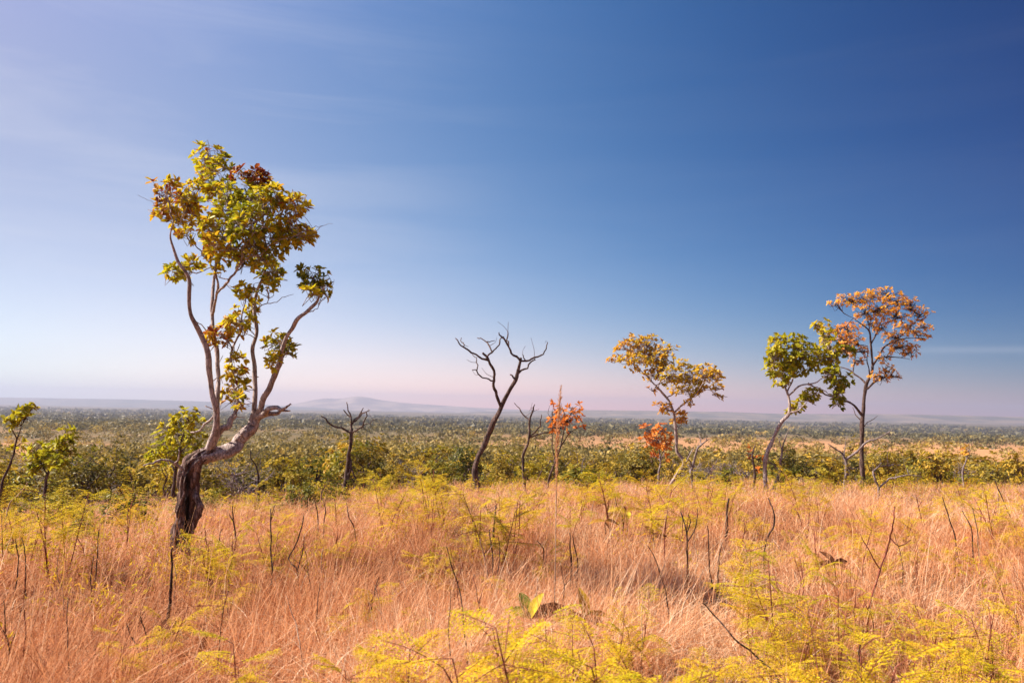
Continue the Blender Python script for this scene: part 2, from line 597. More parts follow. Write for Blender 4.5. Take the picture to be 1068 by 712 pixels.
def build_tree(name, label, cat, D, limbs, blobs=(), bark='bark_pale', leaf='leaf_main', leaf_len=0.1, ratio=0.5, nper=10,
               per=45.0, group=None, depth=0.7, tj=0.14, trunk_sides=14, wob=0.01, droop=0.3, tintfn=None, crown_name='crown',
               sparse_twigs=0, spread=0.9, base_bark=None, thin=0.72, blob_loose=1.0, craggy=False):
    """limbs: (photo polyline, (r0, r1) in photo px, depth drift in m); first one is the trunk. blobs: (x, y, rx, ry, tint)"""
    rng = np.random.default_rng(abs(hash_name(label)) % (2 ** 31))
    k = D / F
    tr = limb_world(limbs[0][0], D, limbs[0][2])
    bx, by = tr[0][0], tr[0][1]
    z0 = gz1(bx, by)
    root = thing(name, label, cat, (bx, by, z0), group)
    org = (bx, by, z0)
    foot = np.array([[bx, by, z0 - 0.08]])
    geos = []
    skel = []
    for q, lb in enumerate(limbs):
        w = limb_world(lb[0], D, lb[2])
        rad = np.array(lb[1], float) * k * thin * (0.9 if craggy and q > 2 else 1.0)
        if q == 0 and w[0][2] > z0 + 0.02:
            w = np.vstack([foot, w])
            rad = np.r_[rad[0] * 1.12, np.interp(np.linspace(0, 1, len(w) - 1), np.linspace(0, 1, len(rad)), rad)]
        elif q > 0:   # start exactly on what it grows from
            allp = np.vstack([s[0] for s in skel])
            dd = np.linalg.norm(allp - w[0], axis=1)
            m = dd.argmin()
            if dd[m] < 0.9:
                shift = allp[m] - w[0]
                fall = np.linspace(1, 0, len(w))[:, None] ** 1.0
                w = w + shift * fall
        g = Geo()
        c, r = tube(g, w, rad, step=max(0.03, 3.0 * k) if not (craggy and q in (0, 2)) else 0.016, sides=trunk_sides if q == 0 else (18 if craggy and q == 2 else 8), furrow=(0.26 if q == 0 else 0.2 if q == 2 else 0.0) if craggy else 0.0, rough=0.10 if q == 0 else 0.09,
                    wob=wob, tintfn=tintfn if q == 0 else None, tint=0.0)
        geos.append(g)
        skel.append((c, r))
    # twigs and leaf rosettes
    crown = Geo()
    owner = np.concatenate([np.full(len(s[0]), q) for q, s in enumerate(skel)])
    sp = np.vstack([s[0] for s in skel])
    sr = np.concatenate([s[1] for s in skel])
    for (x, y, rx, ry, tint) in blobs:
        c0 = P(x, y, D)
        dd = np.linalg.norm(sp - c0, axis=1)
        m = dd.argmin()
        dzc = (sp[m] - c0)[1] * 0.8 + rng.normal(0, 0.35) * depth
        c = P(x, y, D + dzc)
        rxw, ryw = rx * k * blob_loose, ry * k * blob_loose
        m = (np.linalg.norm(sp - c, axis=1) + 0.25 * np.maximum(0, sp[:, 2] - c[2])).argmin()
        s0 = sp[m]
        mid = (s0 + c) / 2 + np.array([0, 0, -0.08 * np.linalg.norm(c - s0)]) + rng.normal(0, 0.04, 3) * np.linalg.norm(c - s0)
        tc, trd = tube(geos[owner[m]], [s0, mid, c], [min(sr[m] * 0.7, 0.9 * k + 0.008), 0.5 * k + 0.003], step=max(0.04, 4 * k), sides=5, rough=0.05, wob=0.01)
        n = max(2, int(round(rx * ry / per * rng.uniform(0.85, 1.15))))
        u = rand_dirs(n, rng) * (rng.uniform(0.15, 1, (n, 1)) ** 0.45)
        # offsets in the photo's plane and in depth, kept within the blob
        pts = c + u * np.array([rxw, (rxw + ryw) * 0.55, ryw])
        ax = nrm(u * 0.9 + np.array([0, 0, 0.65]) + rng.normal(0, 0.25, (n, 3)))
        for pt in pts:
            e = tc[rng.integers(len(tc) // 2, len(tc))]
            md = (e + pt) / 2 + rng.normal(0, 0.03, 3) * 2
            tube(geos[owner[m]], [e, md, pt], [0.22 * k + 0.002, 0.1 * k + 0.001], step=0.12, sides=4, rough=0.0, cap=False)
        rosettes(crown, pts, ax, nper, leaf_len, ratio, np.clip(tint + rng.normal(0, 0.08, n), 0, 1), tj, spread, droop, rng=rng)
    for _ in range(sparse_twigs):
        m = rng.integers(0, len(sp))
        e = sp[m] + (rand_dirs(1, rng)[0] + np.array([0, 0, 0.5])) * rng.uniform(0.08, 0.24) * D / 12
        tube(geos[owner[m]], [sp[m], (sp[m] + e) / 2 + rng.normal(0, 0.03, 3), e], [min(sr[m] * 0.5, 0.006), 0.003], step=0.06, sides=4, rough=0, cap=False)
    for q, g in enumerate(geos):
        mat = M[base_bark] if (base_bark and q == 0) else M[bark]
        g.obj('trunk' if q == 0 else 'limb', mat, root, origin=org)
    if blobs:
        crown.obj(crown_name, M[leaf], root, smooth=False, origin=org)
    return root


def hash_name(s):
    h = 7
    for ch in s:
        h = (h * 131 + ord(ch)) % 2147483647
    return h


# --- the big old tree on the left
D1 = 7.7
TB = P(192, 560, D1)


def char_fn(v):
    """burnt hollow on the camera-right side of the lower trunk"""
    x = v[:, 0] - TB[0]
    y = v[:, 1] - TB[1]
    z = v[:, 2]
    side = 0.35 * x - 0.9 * y
    sx = np.clip(1 - np.abs(x - 0.045 - 0.07 * np.clip(z - 0.7, -1, 1)) / 0.07, 0, 1)
    t = np.where(side > 0, 0.62 * sx, 0.0)
    t = t * np.clip((1.22 - z) / 0.12, 0, 1)
    t = np.maximum(t, np.clip((0.95 - z) / 0.7, 0, 1) * 0.42)
    return t


old = build_tree(
    'old_tree', 'tall gnarled tree with charred crooked trunk and yellow-green leathery leaves, tallest tree on the left', 'tree', D1,
    [([(190, 604), (190, 580), (190, 560), (193, 535), (195, 512), (196, 496), (202, 484), (213, 475.5), (222, 469)], (11, 9.8, 9.6, 10.4, 11.4, 11.8, 11.2, 9.5, 8), 0.0),
     # A
     ([(218, 474), (224, 460), (226, 446), (224, 424), (218.6, 398), (215, 362), (206, 341), (200, 319), (197, 293), (184, 271), (176.5, 250), (180, 232)],
      (6.2, 5.2, 4.2, 3.7, 3.4, 3.2, 2.9, 2.5, 2.1, 1.7, 1.2, 0.7), -0.6),
     # right main fork
     ([(211, 477), (228, 474), (241, 468), (250, 461), (258, 452), (266, 440)], (9.5, 9.2, 8.8, 8.2, 7.4, 6.4), 0.15),
     # B
     ([(225, 452), (227, 430), (228, 409), (229.5, 392), (226, 367), (221, 337), (222, 308), (225, 290), (232, 262), (236, 232), (224, 195), (218, 165)],
      (4.2, 3.8, 3.4, 3.2, 3.0, 2.7, 2.5, 2.2, 1.8, 1.5, 1.1, 0.6), 0.7),
     # C
     ([(265, 444), (268, 424), (268.6, 402), (268, 388), (266, 363), (270, 345), (268, 319), (271.6, 301), (277, 279), (275, 242), (268, 212), (262, 186)],
      (4.8, 4.0, 3.4, 3.1, 3.0, 2.8, 2.5, 2.3, 2.0, 1.6, 1.2, 0.6), 0.5),
     # D
     ([(266, 441), (277, 413), (284, 394), (293.5, 370), (301, 348), (315, 330), (329, 316), (335, 300)], (5.2, 4.6, 4.0, 3.3, 2.9, 2.6, 2.1, 0.9), -0.5),
     # short thick stub with the middle branch
     ([(226, 456), (237, 444), (246, 433)], (5.0, 4.4, 3.6), 0.05),
     ([(245, 434), (247, 417), (243, 392), (242, 367), (248, 352), (252, 335), (257, 312)], (2.4, 2.0, 1.8, 1.7, 1.5, 1.3, 0.7), 0.2),
     # broken prongs pointing right
     ([(267, 441), (279, 432), (292, 427), (306, 422)], (5.0, 4.0, 2.4, 0.5), -0.2),
     ([(268, 443), (282, 437), (293, 433), (301, 428)], (4.0, 3.4, 2.4, 0.6), 0.15),
     # dead branches on the left
     ([(226, 427), (217, 440), (203, 449), (199, 452)], (1.7, 1.6, 1.3, 0.8), 0.25),
     ([(198, 492), (186, 486), (176, 479), (167, 480), (157, 485), (147, 484)], (2.4, 2.0, 1.8, 1.5, 1.2, 0.7), -0.3),
     ([(176, 479), (182, 476), (187, 467)], (1.3, 1.1, 0.6), -0.2),
     # branchings of the crown
     ([(200, 321), (207, 310), (213, 297), (218.6, 271), (235, 253), (250, 243)], (2.0, 1.9, 1.8, 1.5, 1.2, 0.7), -0.2),
     ([(226, 312), (234, 303), (242, 293), (251, 275), (256, 255), (275, 235)], (1.9, 1.8, 1.7, 1.4, 1.1, 0.7), -0.35),
     ([(206, 343), (199, 334), (197, 329)], (1.0, 0.7, 0.4), 0.1),
     ([(270, 347), (263, 352), (255, 348)], (1.1, 0.9, 0.5), 0.1),
     ([(269, 318), (285, 314), (297, 309), (306, 308)], (0.8, 0.7, 0.5, 0.3), 0.25),
     ([(184, 271), (190, 258), (196, 246)], (1.1, 0.9, 0.5), 0.2),
     ([(277, 279), (290, 262), (305, 245)], (1.2, 1.0, 0.5), -0.3),
     ([(329, 316), (338, 313), (346, 305), (350, 290)], (0.8, 0.6, 0.4, 0.25), 0.1),
     ([(163, 238), (156, 226), (148, 210), (144, 203)], (0.45, 0.4, 0.3, 0.2), 0.1),
     ([(330, 240), (338, 235), (346, 233)], (0.5, 0.35, 0.2), 0.1),
     ],
    [(218, 163, 17, 16, 0.5), (214, 175, 12, 12, 0.45), (229, 172, 14, 10, 0.75), (260, 184, 21, 11, 0.06), (270, 192, 14, 10, 0.12),
     (174, 196, 14, 12, 0.3), (172, 222, 15, 14, 0.36), (188, 226, 17, 17, 0.43), (191, 246, 11, 10, 0.4), (204, 202, 17, 15, 0.42), (196, 213, 12, 12, 0.36),
     (222, 190, 16, 16, 0.62), (236, 205, 22, 19, 0.66), (258, 208, 20, 18, 0.72), (276, 212, 18, 19, 0.68), (288, 206, 13, 14, 0.45), (306, 213, 14, 13, 0.42),
     (300, 227, 16, 10, 0.52), (306, 246, 24, 12, 0.5), (318, 241, 12, 8, 0.42), (286, 248, 20, 16, 0.62), (266, 254, 22, 18, 0.62), (250, 236, 20, 16, 0.7), (262, 232, 20, 17, 0.72),
     (228, 236, 19, 19, 0.55), (216, 230, 13, 13, 0.5), (222, 254, 13, 12, 0.42), (231, 264, 15, 12, 0.52), (247, 262, 14, 14, 0.6), (258, 272, 14, 9, 0.55),
     (282, 284, 15, 17, 0.72), (277, 270, 16, 12, 0.66), (280, 300, 10, 8, 0.7), (184, 284, 14, 9, 0.62), (198, 277, 14, 9, 0.6), (226, 284, 8, 6, 0.5),
     (326, 290, 17, 15, 0.85), (336, 301, 10, 12, 0.8), (325, 306, 8, 8, 0.6), (257, 306, 13, 12, 0.52), (262, 318, 10, 9, 0.55), (250, 332, 14, 12, 0.5), (244, 342, 10, 10, 0.45),
     (230, 350, 11, 12, 0.2), (224, 356, 8, 10, 0.28), (292, 357, 20, 11, 0.6), (300, 364, 12, 10, 0.72), (286, 374, 9, 10, 0.5), (247, 374, 8, 10, 0.48), (244, 388, 9, 12, 0.45),
     (248, 402, 8, 9, 0.5), (243, 416, 11, 13, 0.45), (251, 420, 7, 9, 0.5)],
    bark='bark_pale', leaf='leaf_main', leaf_len=0.062, ratio=0.5, nper=9, per=11.0, depth=0.6, trunk_sides=48, craggy=True, wob=0.012, tintfn=char_fn, base_bark='bark_old',
    sparse_twigs=30, thin=0.82)
# the split slab of bark on the burnt side
g = Geo()
ob = np.array(old.location)
sl = [P(201, 508, D1 - 0.03), P(205, 519, D1 - 0.05), P(208, 528, D1 - 0.06), P(205, 540, D1 - 0.05), P(200, 556, D1 - 0.03)]
tube(g, sl, [0.012, 0.03, 0.036, 0.03, 0.012], step=0.02, sides=10, rough=0.2, tint=0.2)
g.obj('bark_slab', M['bark_old'], old, origin=ob)

# --- leafless tree in the middle
build_tree('leafless_tree', 'tallest leafless tree, its leaning dark trunk forked into two bare crowns', 'tree', 16.0,
           [([(501, 520), (498, 505), (494, 487), (504, 467), (513, 445), (523.5, 424.5), (532, 404), (538, 392), (542.7, 374)],
             (4.2, 3.8, 3.9, 3.9, 3.7, 3.4, 2.8, 2.5, 1.9), 0.0),
            ([(522, 424), (516, 405), (514.6, 389), (509, 374), (504, 368)], (2.3, 2.1, 1.9, 1.7, 1.6), -0.5),
            ([(505, 369), (491, 365), (481, 358), (475, 354)], (1.5, 1.3, 1.1, 0.7), -0.4),
            ([(482, 359), (480, 353)], (0.9, 0.5), 0),
            ([(506, 370), (514.6, 362), (522, 354), (525, 350)], (1.3, 1.1, 0.9, 0.6), 0.3),
            ([(505, 369), (504, 358), (498, 352)], (1.2, 1.0, 0.6), 0.2),
            ([(504, 358), (514.6, 355)], (0.9, 0.4), 0.1),
            ([(514.6, 389), (503, 389), (497, 384), (492, 387)], (1.2, 1.0, 0.9, 0.5), -0.3),
            ([(498, 384), (498, 374), (493, 370)], (0.9, 0.7, 0.5), 0.1),
            ([(542, 375), (532, 364), (523.5, 351), (521, 346)], (1.7, 1.4, 1.2, 0.7), -0.4),
            ([(530, 361), (529, 354), (530, 345)], (1.3, 1.1, 0.7), 0.1),
            ([(542, 375), (554.5, 374), (566, 368), (572, 358)], (1.6, 1.4, 1.1, 0.6), 0.4),
            ([(539, 391), (548.6, 383), (557, 376), (557.5, 374)], (1.6, 1.3, 1.0, 0.6), 0.3),
            ([(536, 396), (533, 391)], (1.5, 1.0), 0),
            ([(550, 374), (545, 370)], (0.9, 0.6), 0)], bark='bark_dark', wob=0.016, sparse_twigs=14)

build_tree('leafless_tree', 'small leafless tree with split trunk and finger-like branches, left of the tallest bare tree', 'tree', 15.5,
           [([(363, 516), (361, 496), (363, 476), (367, 459), (367, 447)], (3.6, 3.0, 2.5, 2.4, 2.0), 0),
            ([(365, 512), (367, 490), (366, 470), (367, 458)], (2.2, 1.9, 1.7, 1.4), 0.05),
            ([(367, 450), (353, 444.6), (342, 439.5), (335, 434)], (1.6, 1.4, 1.2, 0.7), -0.2),
            ([(367, 446), (366, 435), (357.6, 428)], (1.5, 1.3, 0.7), 0.1), ([(366, 436), (361, 420)], (1.2, 0.6), 0.1),
            ([(367, 442), (377, 430), (379, 426)], (1.4, 1.1, 0.6), 0.2), ([(369, 440), (381, 429), (386, 428)], (1.2, 0.9, 0.5), 0.0),
            ([(367, 449), (377, 444), (381, 437), (382, 430)], (1.4, 1.2, 1.0, 0.6), -0.2), ([(381, 440), (393, 437)], (0.8, 0.4), 0),
            ([(362, 484), (374, 490), (380, 492)], (0.8, 0.6, 0.3), -0.1), ([(363, 478), (355, 482), (354, 490)], (0.7, 0.5, 0.3), 0.1)], bark='bark_dark', wob=0.014, sparse_twigs=9)

build_tree('leafless_tree', 'slim leafless sapling with upward forked twigs, beside the rust-leafed sapling', 'tree', 19.0,
           [([(547, 504), (546, 486), (546, 472), (552, 455.5), (553, 439), (556, 427), (558, 422)], (2.3, 2.0, 1.8, 1.7, 1.4, 1.1, 0.6), 0),
            ([(553, 440), (545.6, 432), (537, 420)], (1.2, 1.0, 0.5), 0.2), ([(552, 456), (563, 444), (565, 432)], (1.2, 1.0, 0.5), -0.2),
            ([(552, 456), (569, 451), (578, 447), (585, 444)], (1.2, 1.0, 0.8, 0.4), 0.3)], bark='bark_dark', wob=0.014, sparse_twigs=9)

build_tree('rust_tree', 'slender sapling with a clump of rust-red leaves right of the tallest bare tree', 'tree', 18.0,
           [([(569, 516), (575, 492), (583, 470), (588, 452), (592, 436)], (1.7, 1.5, 1.2, 0.9, 0.5), 0),
            ([(578, 483), (575, 462), (577, 445)], (1.0, 0.8, 0.4), 0.2), ([(584, 468), (594, 452), (603, 446)], (0.9, 0.7, 0.3), 0.1)],
           [(576, 430, 6, 8, .5), (578, 442, 7, 7, .45), (596, 426, 9, 8, .6), (592, 438, 10, 9, .5), (585, 446, 7, 7, .35), (587, 434, 8, 7, .6), (603, 444, 5, 5, .4), (600, 434, 6, 6, .5)],
           bark='bark_dark', leaf='leaf_rust', leaf_len=0.10, ratio=0.5, nper=6, per=7.5, depth=0.6, blob_loose=1.3)

build_tree('dead_shrub', 'low grey dead shrub of crossing twigs right of the rust-leafed sapling', 'shrub', 18.0,
           [([(604, 511), (598, 498), (594, 487)], (1.3, 1.0, 0.5), 0), ([(601, 504), (607, 488), (610, 472)], (1.0, 0.7, 0.3), 0.2),
            ([(599, 500), (603, 484), (600, 470)], (0.8, 0.5, 0.3), -0.2), ([(607, 489), (616, 480)], (0.6, 0.3), 0.1)], bark='bark_grey', wob=0.014, sparse_twigs=9)

# --- ochre tree right of the middle
build_tree('ochre_tree', 'slender tree with a flat wind-swept ochre-green crown leaning left on a kinked stem', 'tree', 17.0,
           [([(693, 517), (698, 507), (705.6, 495), (713, 482), (707, 472), (705.6, 454), (702, 430), (697, 417), (686, 405), (677.6, 395)],
             (3.0, 2.7, 2.5, 2.5, 2.3, 2.1, 1.9, 1.7, 1.3, 0.9), 0),
            ([(702, 429), (714, 418.5), (725, 411), (733, 400)], (1.5, 1.3, 1.0, 0.6), -0.5), ([(696, 415), (702, 411), (712, 410)], (0.9, 0.7, 0.4), 0.3),
            ([(686, 405), (689, 396), (694, 385)], (0.9, 0.7, 0.4), 0.3), ([(704, 448), (697, 444), (692, 441)], (0.8, 0.6, 0.3), -0.1),
            ([(677, 395), (664, 382), (650, 374)], (0.8, 0.6, 0.3), -0.3), ([(680, 398), (678, 380), (672, 366)], (0.8, 0.6, 0.3), 0.2),
            ([(725, 411), (738, 404), (746, 408)], (0.7, 0.5, 0.3), 0.2), ([(705, 452), (712, 440)], (0.8, 0.4), 0.2),
            ([(712, 484), (719, 474), (722, 468)], (1.0, 0.7, 0.4), 0.2)],
           [(642, 374, 9, 5, .35), (651, 363, 12, 9, .3), (660, 355, 9, 6, .4), (676, 358, 16, 9, .45), (661, 376, 14, 10, .5), (680, 373, 18, 11, .6), (697, 367, 12, 9, .5), (670, 366, 14, 9, .5),
            (690, 380, 12, 9, .65), (679, 391, 11, 7, .4), (700, 391, 16, 10, .62), (717, 391, 16, 12, .66), (712, 380, 9, 6, .6), (735, 388, 15, 9, .45), (745, 392, 10, 9, .4), (748, 404, 6, 6, .45), (747, 413, 6, 4, .55),
            (730, 402, 11, 8, .6), (717, 408, 12, 7, .6), (704, 405, 8, 6, .5), (680.5, 407, 5, 4, .05), (720, 421, 5, 4, .4), (695, 426, 9, 5, .2), (688, 422, 5, 4, .15), (712, 437, 7, 9, .2), (704, 440, 6, 6, .2)],
           bark='bark_pale', leaf='leaf_ochre', leaf_len=0.075, ratio=0.5, nper=9, per=4.4, depth=0.8)

build_tree('rust_tree', 'small rust-red tree half hidden left of the ochre tree stem', 'tree', 19.0,
           [([(686, 509), (687, 495), (689, 483), (687, 466), (684, 452)], (1.6, 1.4, 1.2, 0.9, 0.5), 0), ([(688, 480), (680, 474)], (0.8, 0.4), 0.2), ([(688, 476), (695, 465)], (0.8, 0.4), -0.2)],
           [(675, 448, 8, 5, .4), (686, 457, 13, 9, .6), (693, 448, 8, 6, .55), (680, 456, 9, 8, .5), (695, 462, 7, 7, .5), (679, 474, 8, 5, .35), (692, 474, 6, 5, .45), (686, 466, 8, 5, .5)],
           bark='bark_grey', leaf='leaf_rust', leaf_len=0.105, ratio=0.5, nper=6, per=7, depth=0.6, blob_loose=1.3)

build_tree('dead_tree', 'little grey dead tree with hooked twigs just right of the ochre tree stem', 'tree', 19.0,
           [([(722, 504), (722, 486), (726, 471.7), (731, 464), (741, 458)], (2.0, 1.8, 1.5, 1.2, 0.5), 0), ([(731, 464), (729, 451)], (0.9, 0.4), 0.2),
            ([(722, 487), (717, 477), (721, 470)], (1.1, 0.8, 0.4), -0.2), ([(736, 461), (737, 452)], (0.6, 0.3), 0)], bark='bark_grey', wob=0.014, sparse_twigs=9)

# --- the pair on the right
build_tree('green_tree', 'bright green leaved tree with a twisted pale stem, left one of the right-hand pair', 'tree', 16.5,
           [([(800, 521), (798, 497), (800, 476), (808.6, 451), (815.6, 439), (822.6, 430), (822, 413), (819, 402), (818, 385)], (3.4, 3.0, 2.8, 2.6, 2.5, 2.3, 1.8, 1.3, 0.7), 0),
            ([(822, 412), (835, 401.6), (849, 399), (862, 392)], (1.3, 1.1, 0.9, 0.5), -0.4), ([(822.6, 430), (833, 427), (842, 419)], (1.3, 1.0, 0.5), -0.3),
            ([(822, 408), (830, 388), (838, 370), (845, 360)], (1.2, 1.0, 0.7, 0.4), 0.3), ([(838, 371), (852, 362), (862, 350)], (0.7, 0.6, 0.3), 0.2),
            ([(819, 402), (812, 388), (808, 376)], (0.8, 0.6, 0.3), -0.2), ([(849, 399), (862, 406), (870, 414)], (0.8, 0.6, 0.3), -0.1)],
           [(812, 360, 10, 10, .45), (809, 372, 10, 10, .5), (806, 384, 9, 7, .5), (826, 355, 13, 9, .45), (837, 366, 14, 12, .55), (834, 380, 14, 12, .65), (820, 376, 13, 13, .55), (822, 390, 10, 7, .5),
            (857, 339, 8, 6, .2), (862, 350, 10, 9, .35), (865, 364, 10, 10, .45), (856, 374, 13, 12, .4), (868, 376, 8, 8, .5), (882, 367, 8, 6, .7), (875, 396, 13, 10, .65), (866, 390, 9, 8, .6), (870, 410, 9, 9, .7),
            (874, 422, 5, 6, .7), (846, 411, 9, 8, .55), (840, 416, 6, 6, .55), (816, 400, 8, 6, .45), (831, 424, 7, 5, .5), (826, 428, 5, 4, .5)],
           bark='bark_pale', leaf='leaf_green', leaf_len=0.095, ratio=0.6, nper=9, per=4.8, depth=0.7)

build_tree('dead_tree', 'forked grey dead stem crossing behind the foot of the bright green tree', 'tree', 16.9,
           [([(806, 518), (809, 503), (813, 490), (816, 470), (819, 456), (822.6, 445)], (2.4, 2.1, 1.7, 1.3, 0.9, 0.4), 0), ([(812, 492), (805, 484), (798, 476)], (1.3, 1.0, 0.5), -0.2),
            ([(812, 478), (820, 476)], (0.9, 0.5), 0.1), ([(816, 468), (812, 455)], (0.8, 0.4), 0.1)], bark='bark_grey', wob=0.014, sparse_twigs=9)

build_tree('orange_tree', 'tallest tree on the right, with airy orange leaves on dark spreading branches', 'tree', 21.0,
           [([(900, 499), (899, 472), (899, 444), (900, 430), (902.6, 404), (907, 392), (910, 381), (908.6, 360), (907, 346), (898, 338), (890, 332)],
             (3.3, 3.0, 2.9, 2.6, 2.3, 2.0, 1.7, 1.4, 1.1, 0.8, 0.5), 0),
            ([(902, 406), (917, 395), (928, 392), (941, 395)], (1.6, 1.2, 0.9, 0.4), -0.5), ([(910, 381), (917, 370), (924, 360), (942, 353), (965, 353)], (1.4, 1.2, 1.1, 0.8, 0.4), -0.6),
            ([(917, 371), (935, 371), (949, 375)], (0.9, 0.7, 0.3), 0.4), ([(908.6, 360), (916, 344), (921, 332), (931, 321), (936, 313)], (1.2, 1.0, 0.9, 0.6, 0.3), 0.5),
            ([(920, 334), (936, 330), (950, 328)], (0.8, 0.6, 0.3), -0.2), ([(901, 400), (886, 386.5), (870, 382)], (1.4, 1.1, 0.6), 0.6), ([(886, 387), (890, 368), (884, 352)], (0.9, 0.7, 0.3), 0.5),
            ([(904, 392), (903, 375), (905, 360)], (0.9, 0.7, 0.4), -0.4), ([(900, 432), (889, 420), (875, 414.6), (858, 409), (843, 399)], (1.9, 1.5, 1.3, 1.0, 0.5), -0.4),
            ([(907, 346), (905, 330), (908, 315)], (0.7, 0.5, 0.3), -0.3), ([(899, 440), (892, 432), (890, 425)], (0.9, 0.6, 0.3), 0.2), ([(900, 445), (908, 438), (916, 434)], (0.7, 0.5, 0.3), 0.2),
            ([(924, 360), (938, 345), (952, 340)], (0.7, 0.5, 0.3), 0.3)],
           [(872, 317, 8, 4, .5), (884, 313, 11, 6, .5), (898, 312, 13, 7, .55), (910, 307, 11, 6, .5), (924, 306, 13, 6, .55), (936, 314, 14, 7, .5), (950, 318, 12, 7, .45), (960, 328, 11, 8, .4), (965, 340, 7, 6, .4),
            (917, 322, 16, 8, .5), (902, 326, 12, 7, .5), (934, 330, 13, 8, .45), (946, 340, 14, 7, .4), (960, 350, 9, 5, .4), (935, 352, 12, 7, .4), (938, 362, 13, 7, .45), (950, 366, 9, 6, .45), (924, 372, 8, 6, .4),
            (884, 344, 11, 8, .2), (876, 352, 10, 8, .25), (890, 355, 10, 8, .25), (866, 344, 8, 6, .2), (882, 364, 9, 7, .35), (896, 366, 8, 6, .4), (924, 384, 8, 5, .5), (918, 393, 10, 6, .35), (930, 391, 7, 5, .4),
            (908, 338, 9, 6, .45), (920, 342, 9, 6, .45), (893, 376, 7, 6, .3)],
           bark='bark_dark', leaf='leaf_orange', leaf_len=0.066, ratio=0.5, nper=8, per=2.7, depth=1.0, spread=1.0, blob_loose=1.2)

build_tree('dead_tree', 'dead grey tree with one long arm reaching up right across the orange tree trunk', 'tree', 19.5,
           [([(881.6, 507), (882, 494), (882, 479.5), (876, 471), (863, 462)], (2.4, 2.2, 1.9, 1.2, 0.5), 0), ([(882, 481), (892, 474), (903, 462), (914, 459), (924, 453), (931, 446)], (1.8, 1.6, 1.4, 1.1, 0.8, 0.4), -0.3),
            ([(923, 454), (930, 453)], (0.6, 0.3), 0), ([(882, 485), (890, 488), (897, 487)], (1.0, 0.7, 0.3), 0.2), ([(882, 482), (880, 468), (884, 454)], (0.8, 0.6, 0.3), 0.2)], bark='bark_grey', wob=0.014, sparse_twigs=9)

build_tree('dead_branch', 'bleached antler-shaped dead branch standing in the grass right of the pair of trees', 'branch', 15.5,
           [([(915.6, 524), (916.7, 509), (911, 499), (912, 491), (919, 483)], (1.9, 1.7, 1.4, 1.2, 0.6), 0), ([(916.7, 510), (925, 503), (935, 499), (945, 495), (963, 498)], (1.5, 1.4, 1.2, 0.9, 0.4), -0.2),
            ([(914, 487), (926, 485), (938, 485)], (1.0, 0.8, 0.4), 0.2), ([(943, 496), (946, 490)], (0.7, 0.4), 0)], bark='bark_grey', wob=0.014, sparse_twigs=9)

build_tree('charred_sapling', 'dark charred upright sapling with a few rust leaves left of the bright green tree', 'tree', 18.0,
           [([(786, 509), (787, 492), (785, 476), (787, 464)], (1.9, 1.7, 1.4, 0.7), 0), ([(786, 480), (792, 470)], (0.8, 0.4), 0), ([(786, 486), (780, 474)], (0.8, 0.4), 0)],
           [(793, 478, 5, 6, .4), (781, 472, 4, 5, .4), (792, 488, 4, 5, .5)], bark='bark_dark', leaf='leaf_rust', leaf_len=0.10, nper=6, per=9, depth=0.3)

build_tree('bare_sapling', 'thin grey leaning sapling with a wisp of yellow leaves near the right edge', 'tree', 19.0,
           [([(1005.6, 514), (1004.5, 490), (1007, 480), (1011, 472)], (1.5, 1.2, 0.9, 0.5), 0)],
           [(1011, 469, 6, 4, .2), (1006, 474, 4, 3, .3)], bark='bark_grey', leaf='leaf_ochre', leaf_len=0.09, nper=6, per=7, depth=0.2)

# --- left edge
build_tree('yellow_sapling', 'lanky sapling with tufts of yellow leaves at the far left edge', 'tree', 15.0,
           [([(1, 512), (7, 492), (13.5, 474), (18, 458), (22.5, 444)], (1.9, 1.7, 1.4, 1.1, 0.6), 0), ([(18, 458), (13, 446), (12, 438)], (0.9, 0.7, 0.3), -0.2)],
           [(11, 436, 7, 6, .35), (17, 441, 7, 6, .4), (25, 428, 8, 6, .4), (27, 436, 6, 6, .45), (20, 463, 4, 4, .4), (33, 426, 4, 3, .4), (14, 470, 4, 3, .45)],
           bark='bark_dark', leaf='leaf_green', leaf_len=0.11, ratio=0.55, nper=8, per=9, depth=0.4)
build_tree('green_tree', 'bushy green tree with a raised right shoulder near the left edge', 'tree', 19.0,
           [([(47, 508), (49, 498), (53, 486), (60, 472), (68, 456)], (2.0, 1.7, 1.4, 1.0, 0.5), 0), ([(50, 494), (43, 482), (38, 470)], (1.1, 0.9, 0.4), 0.3), ([(55, 482), (68, 476), (76, 470)], (0.9, 0.7, 0.3), -0.3)],
           [(70, 451, 7, 6, .45), (67, 460, 9, 7, .5), (60, 468, 11, 8, .55), (74, 470, 8, 6, .6), (39, 467, 9, 8, .5), (34, 474, 7, 6, .5), (47, 478, 13, 9, .6), (60, 482, 12, 8, .65), (40, 488, 11, 7, .6)],
           bark='bark_dark', leaf='leaf_green', leaf_len=0.14, ratio=0.55, nper=9, per=7, depth=0.7)
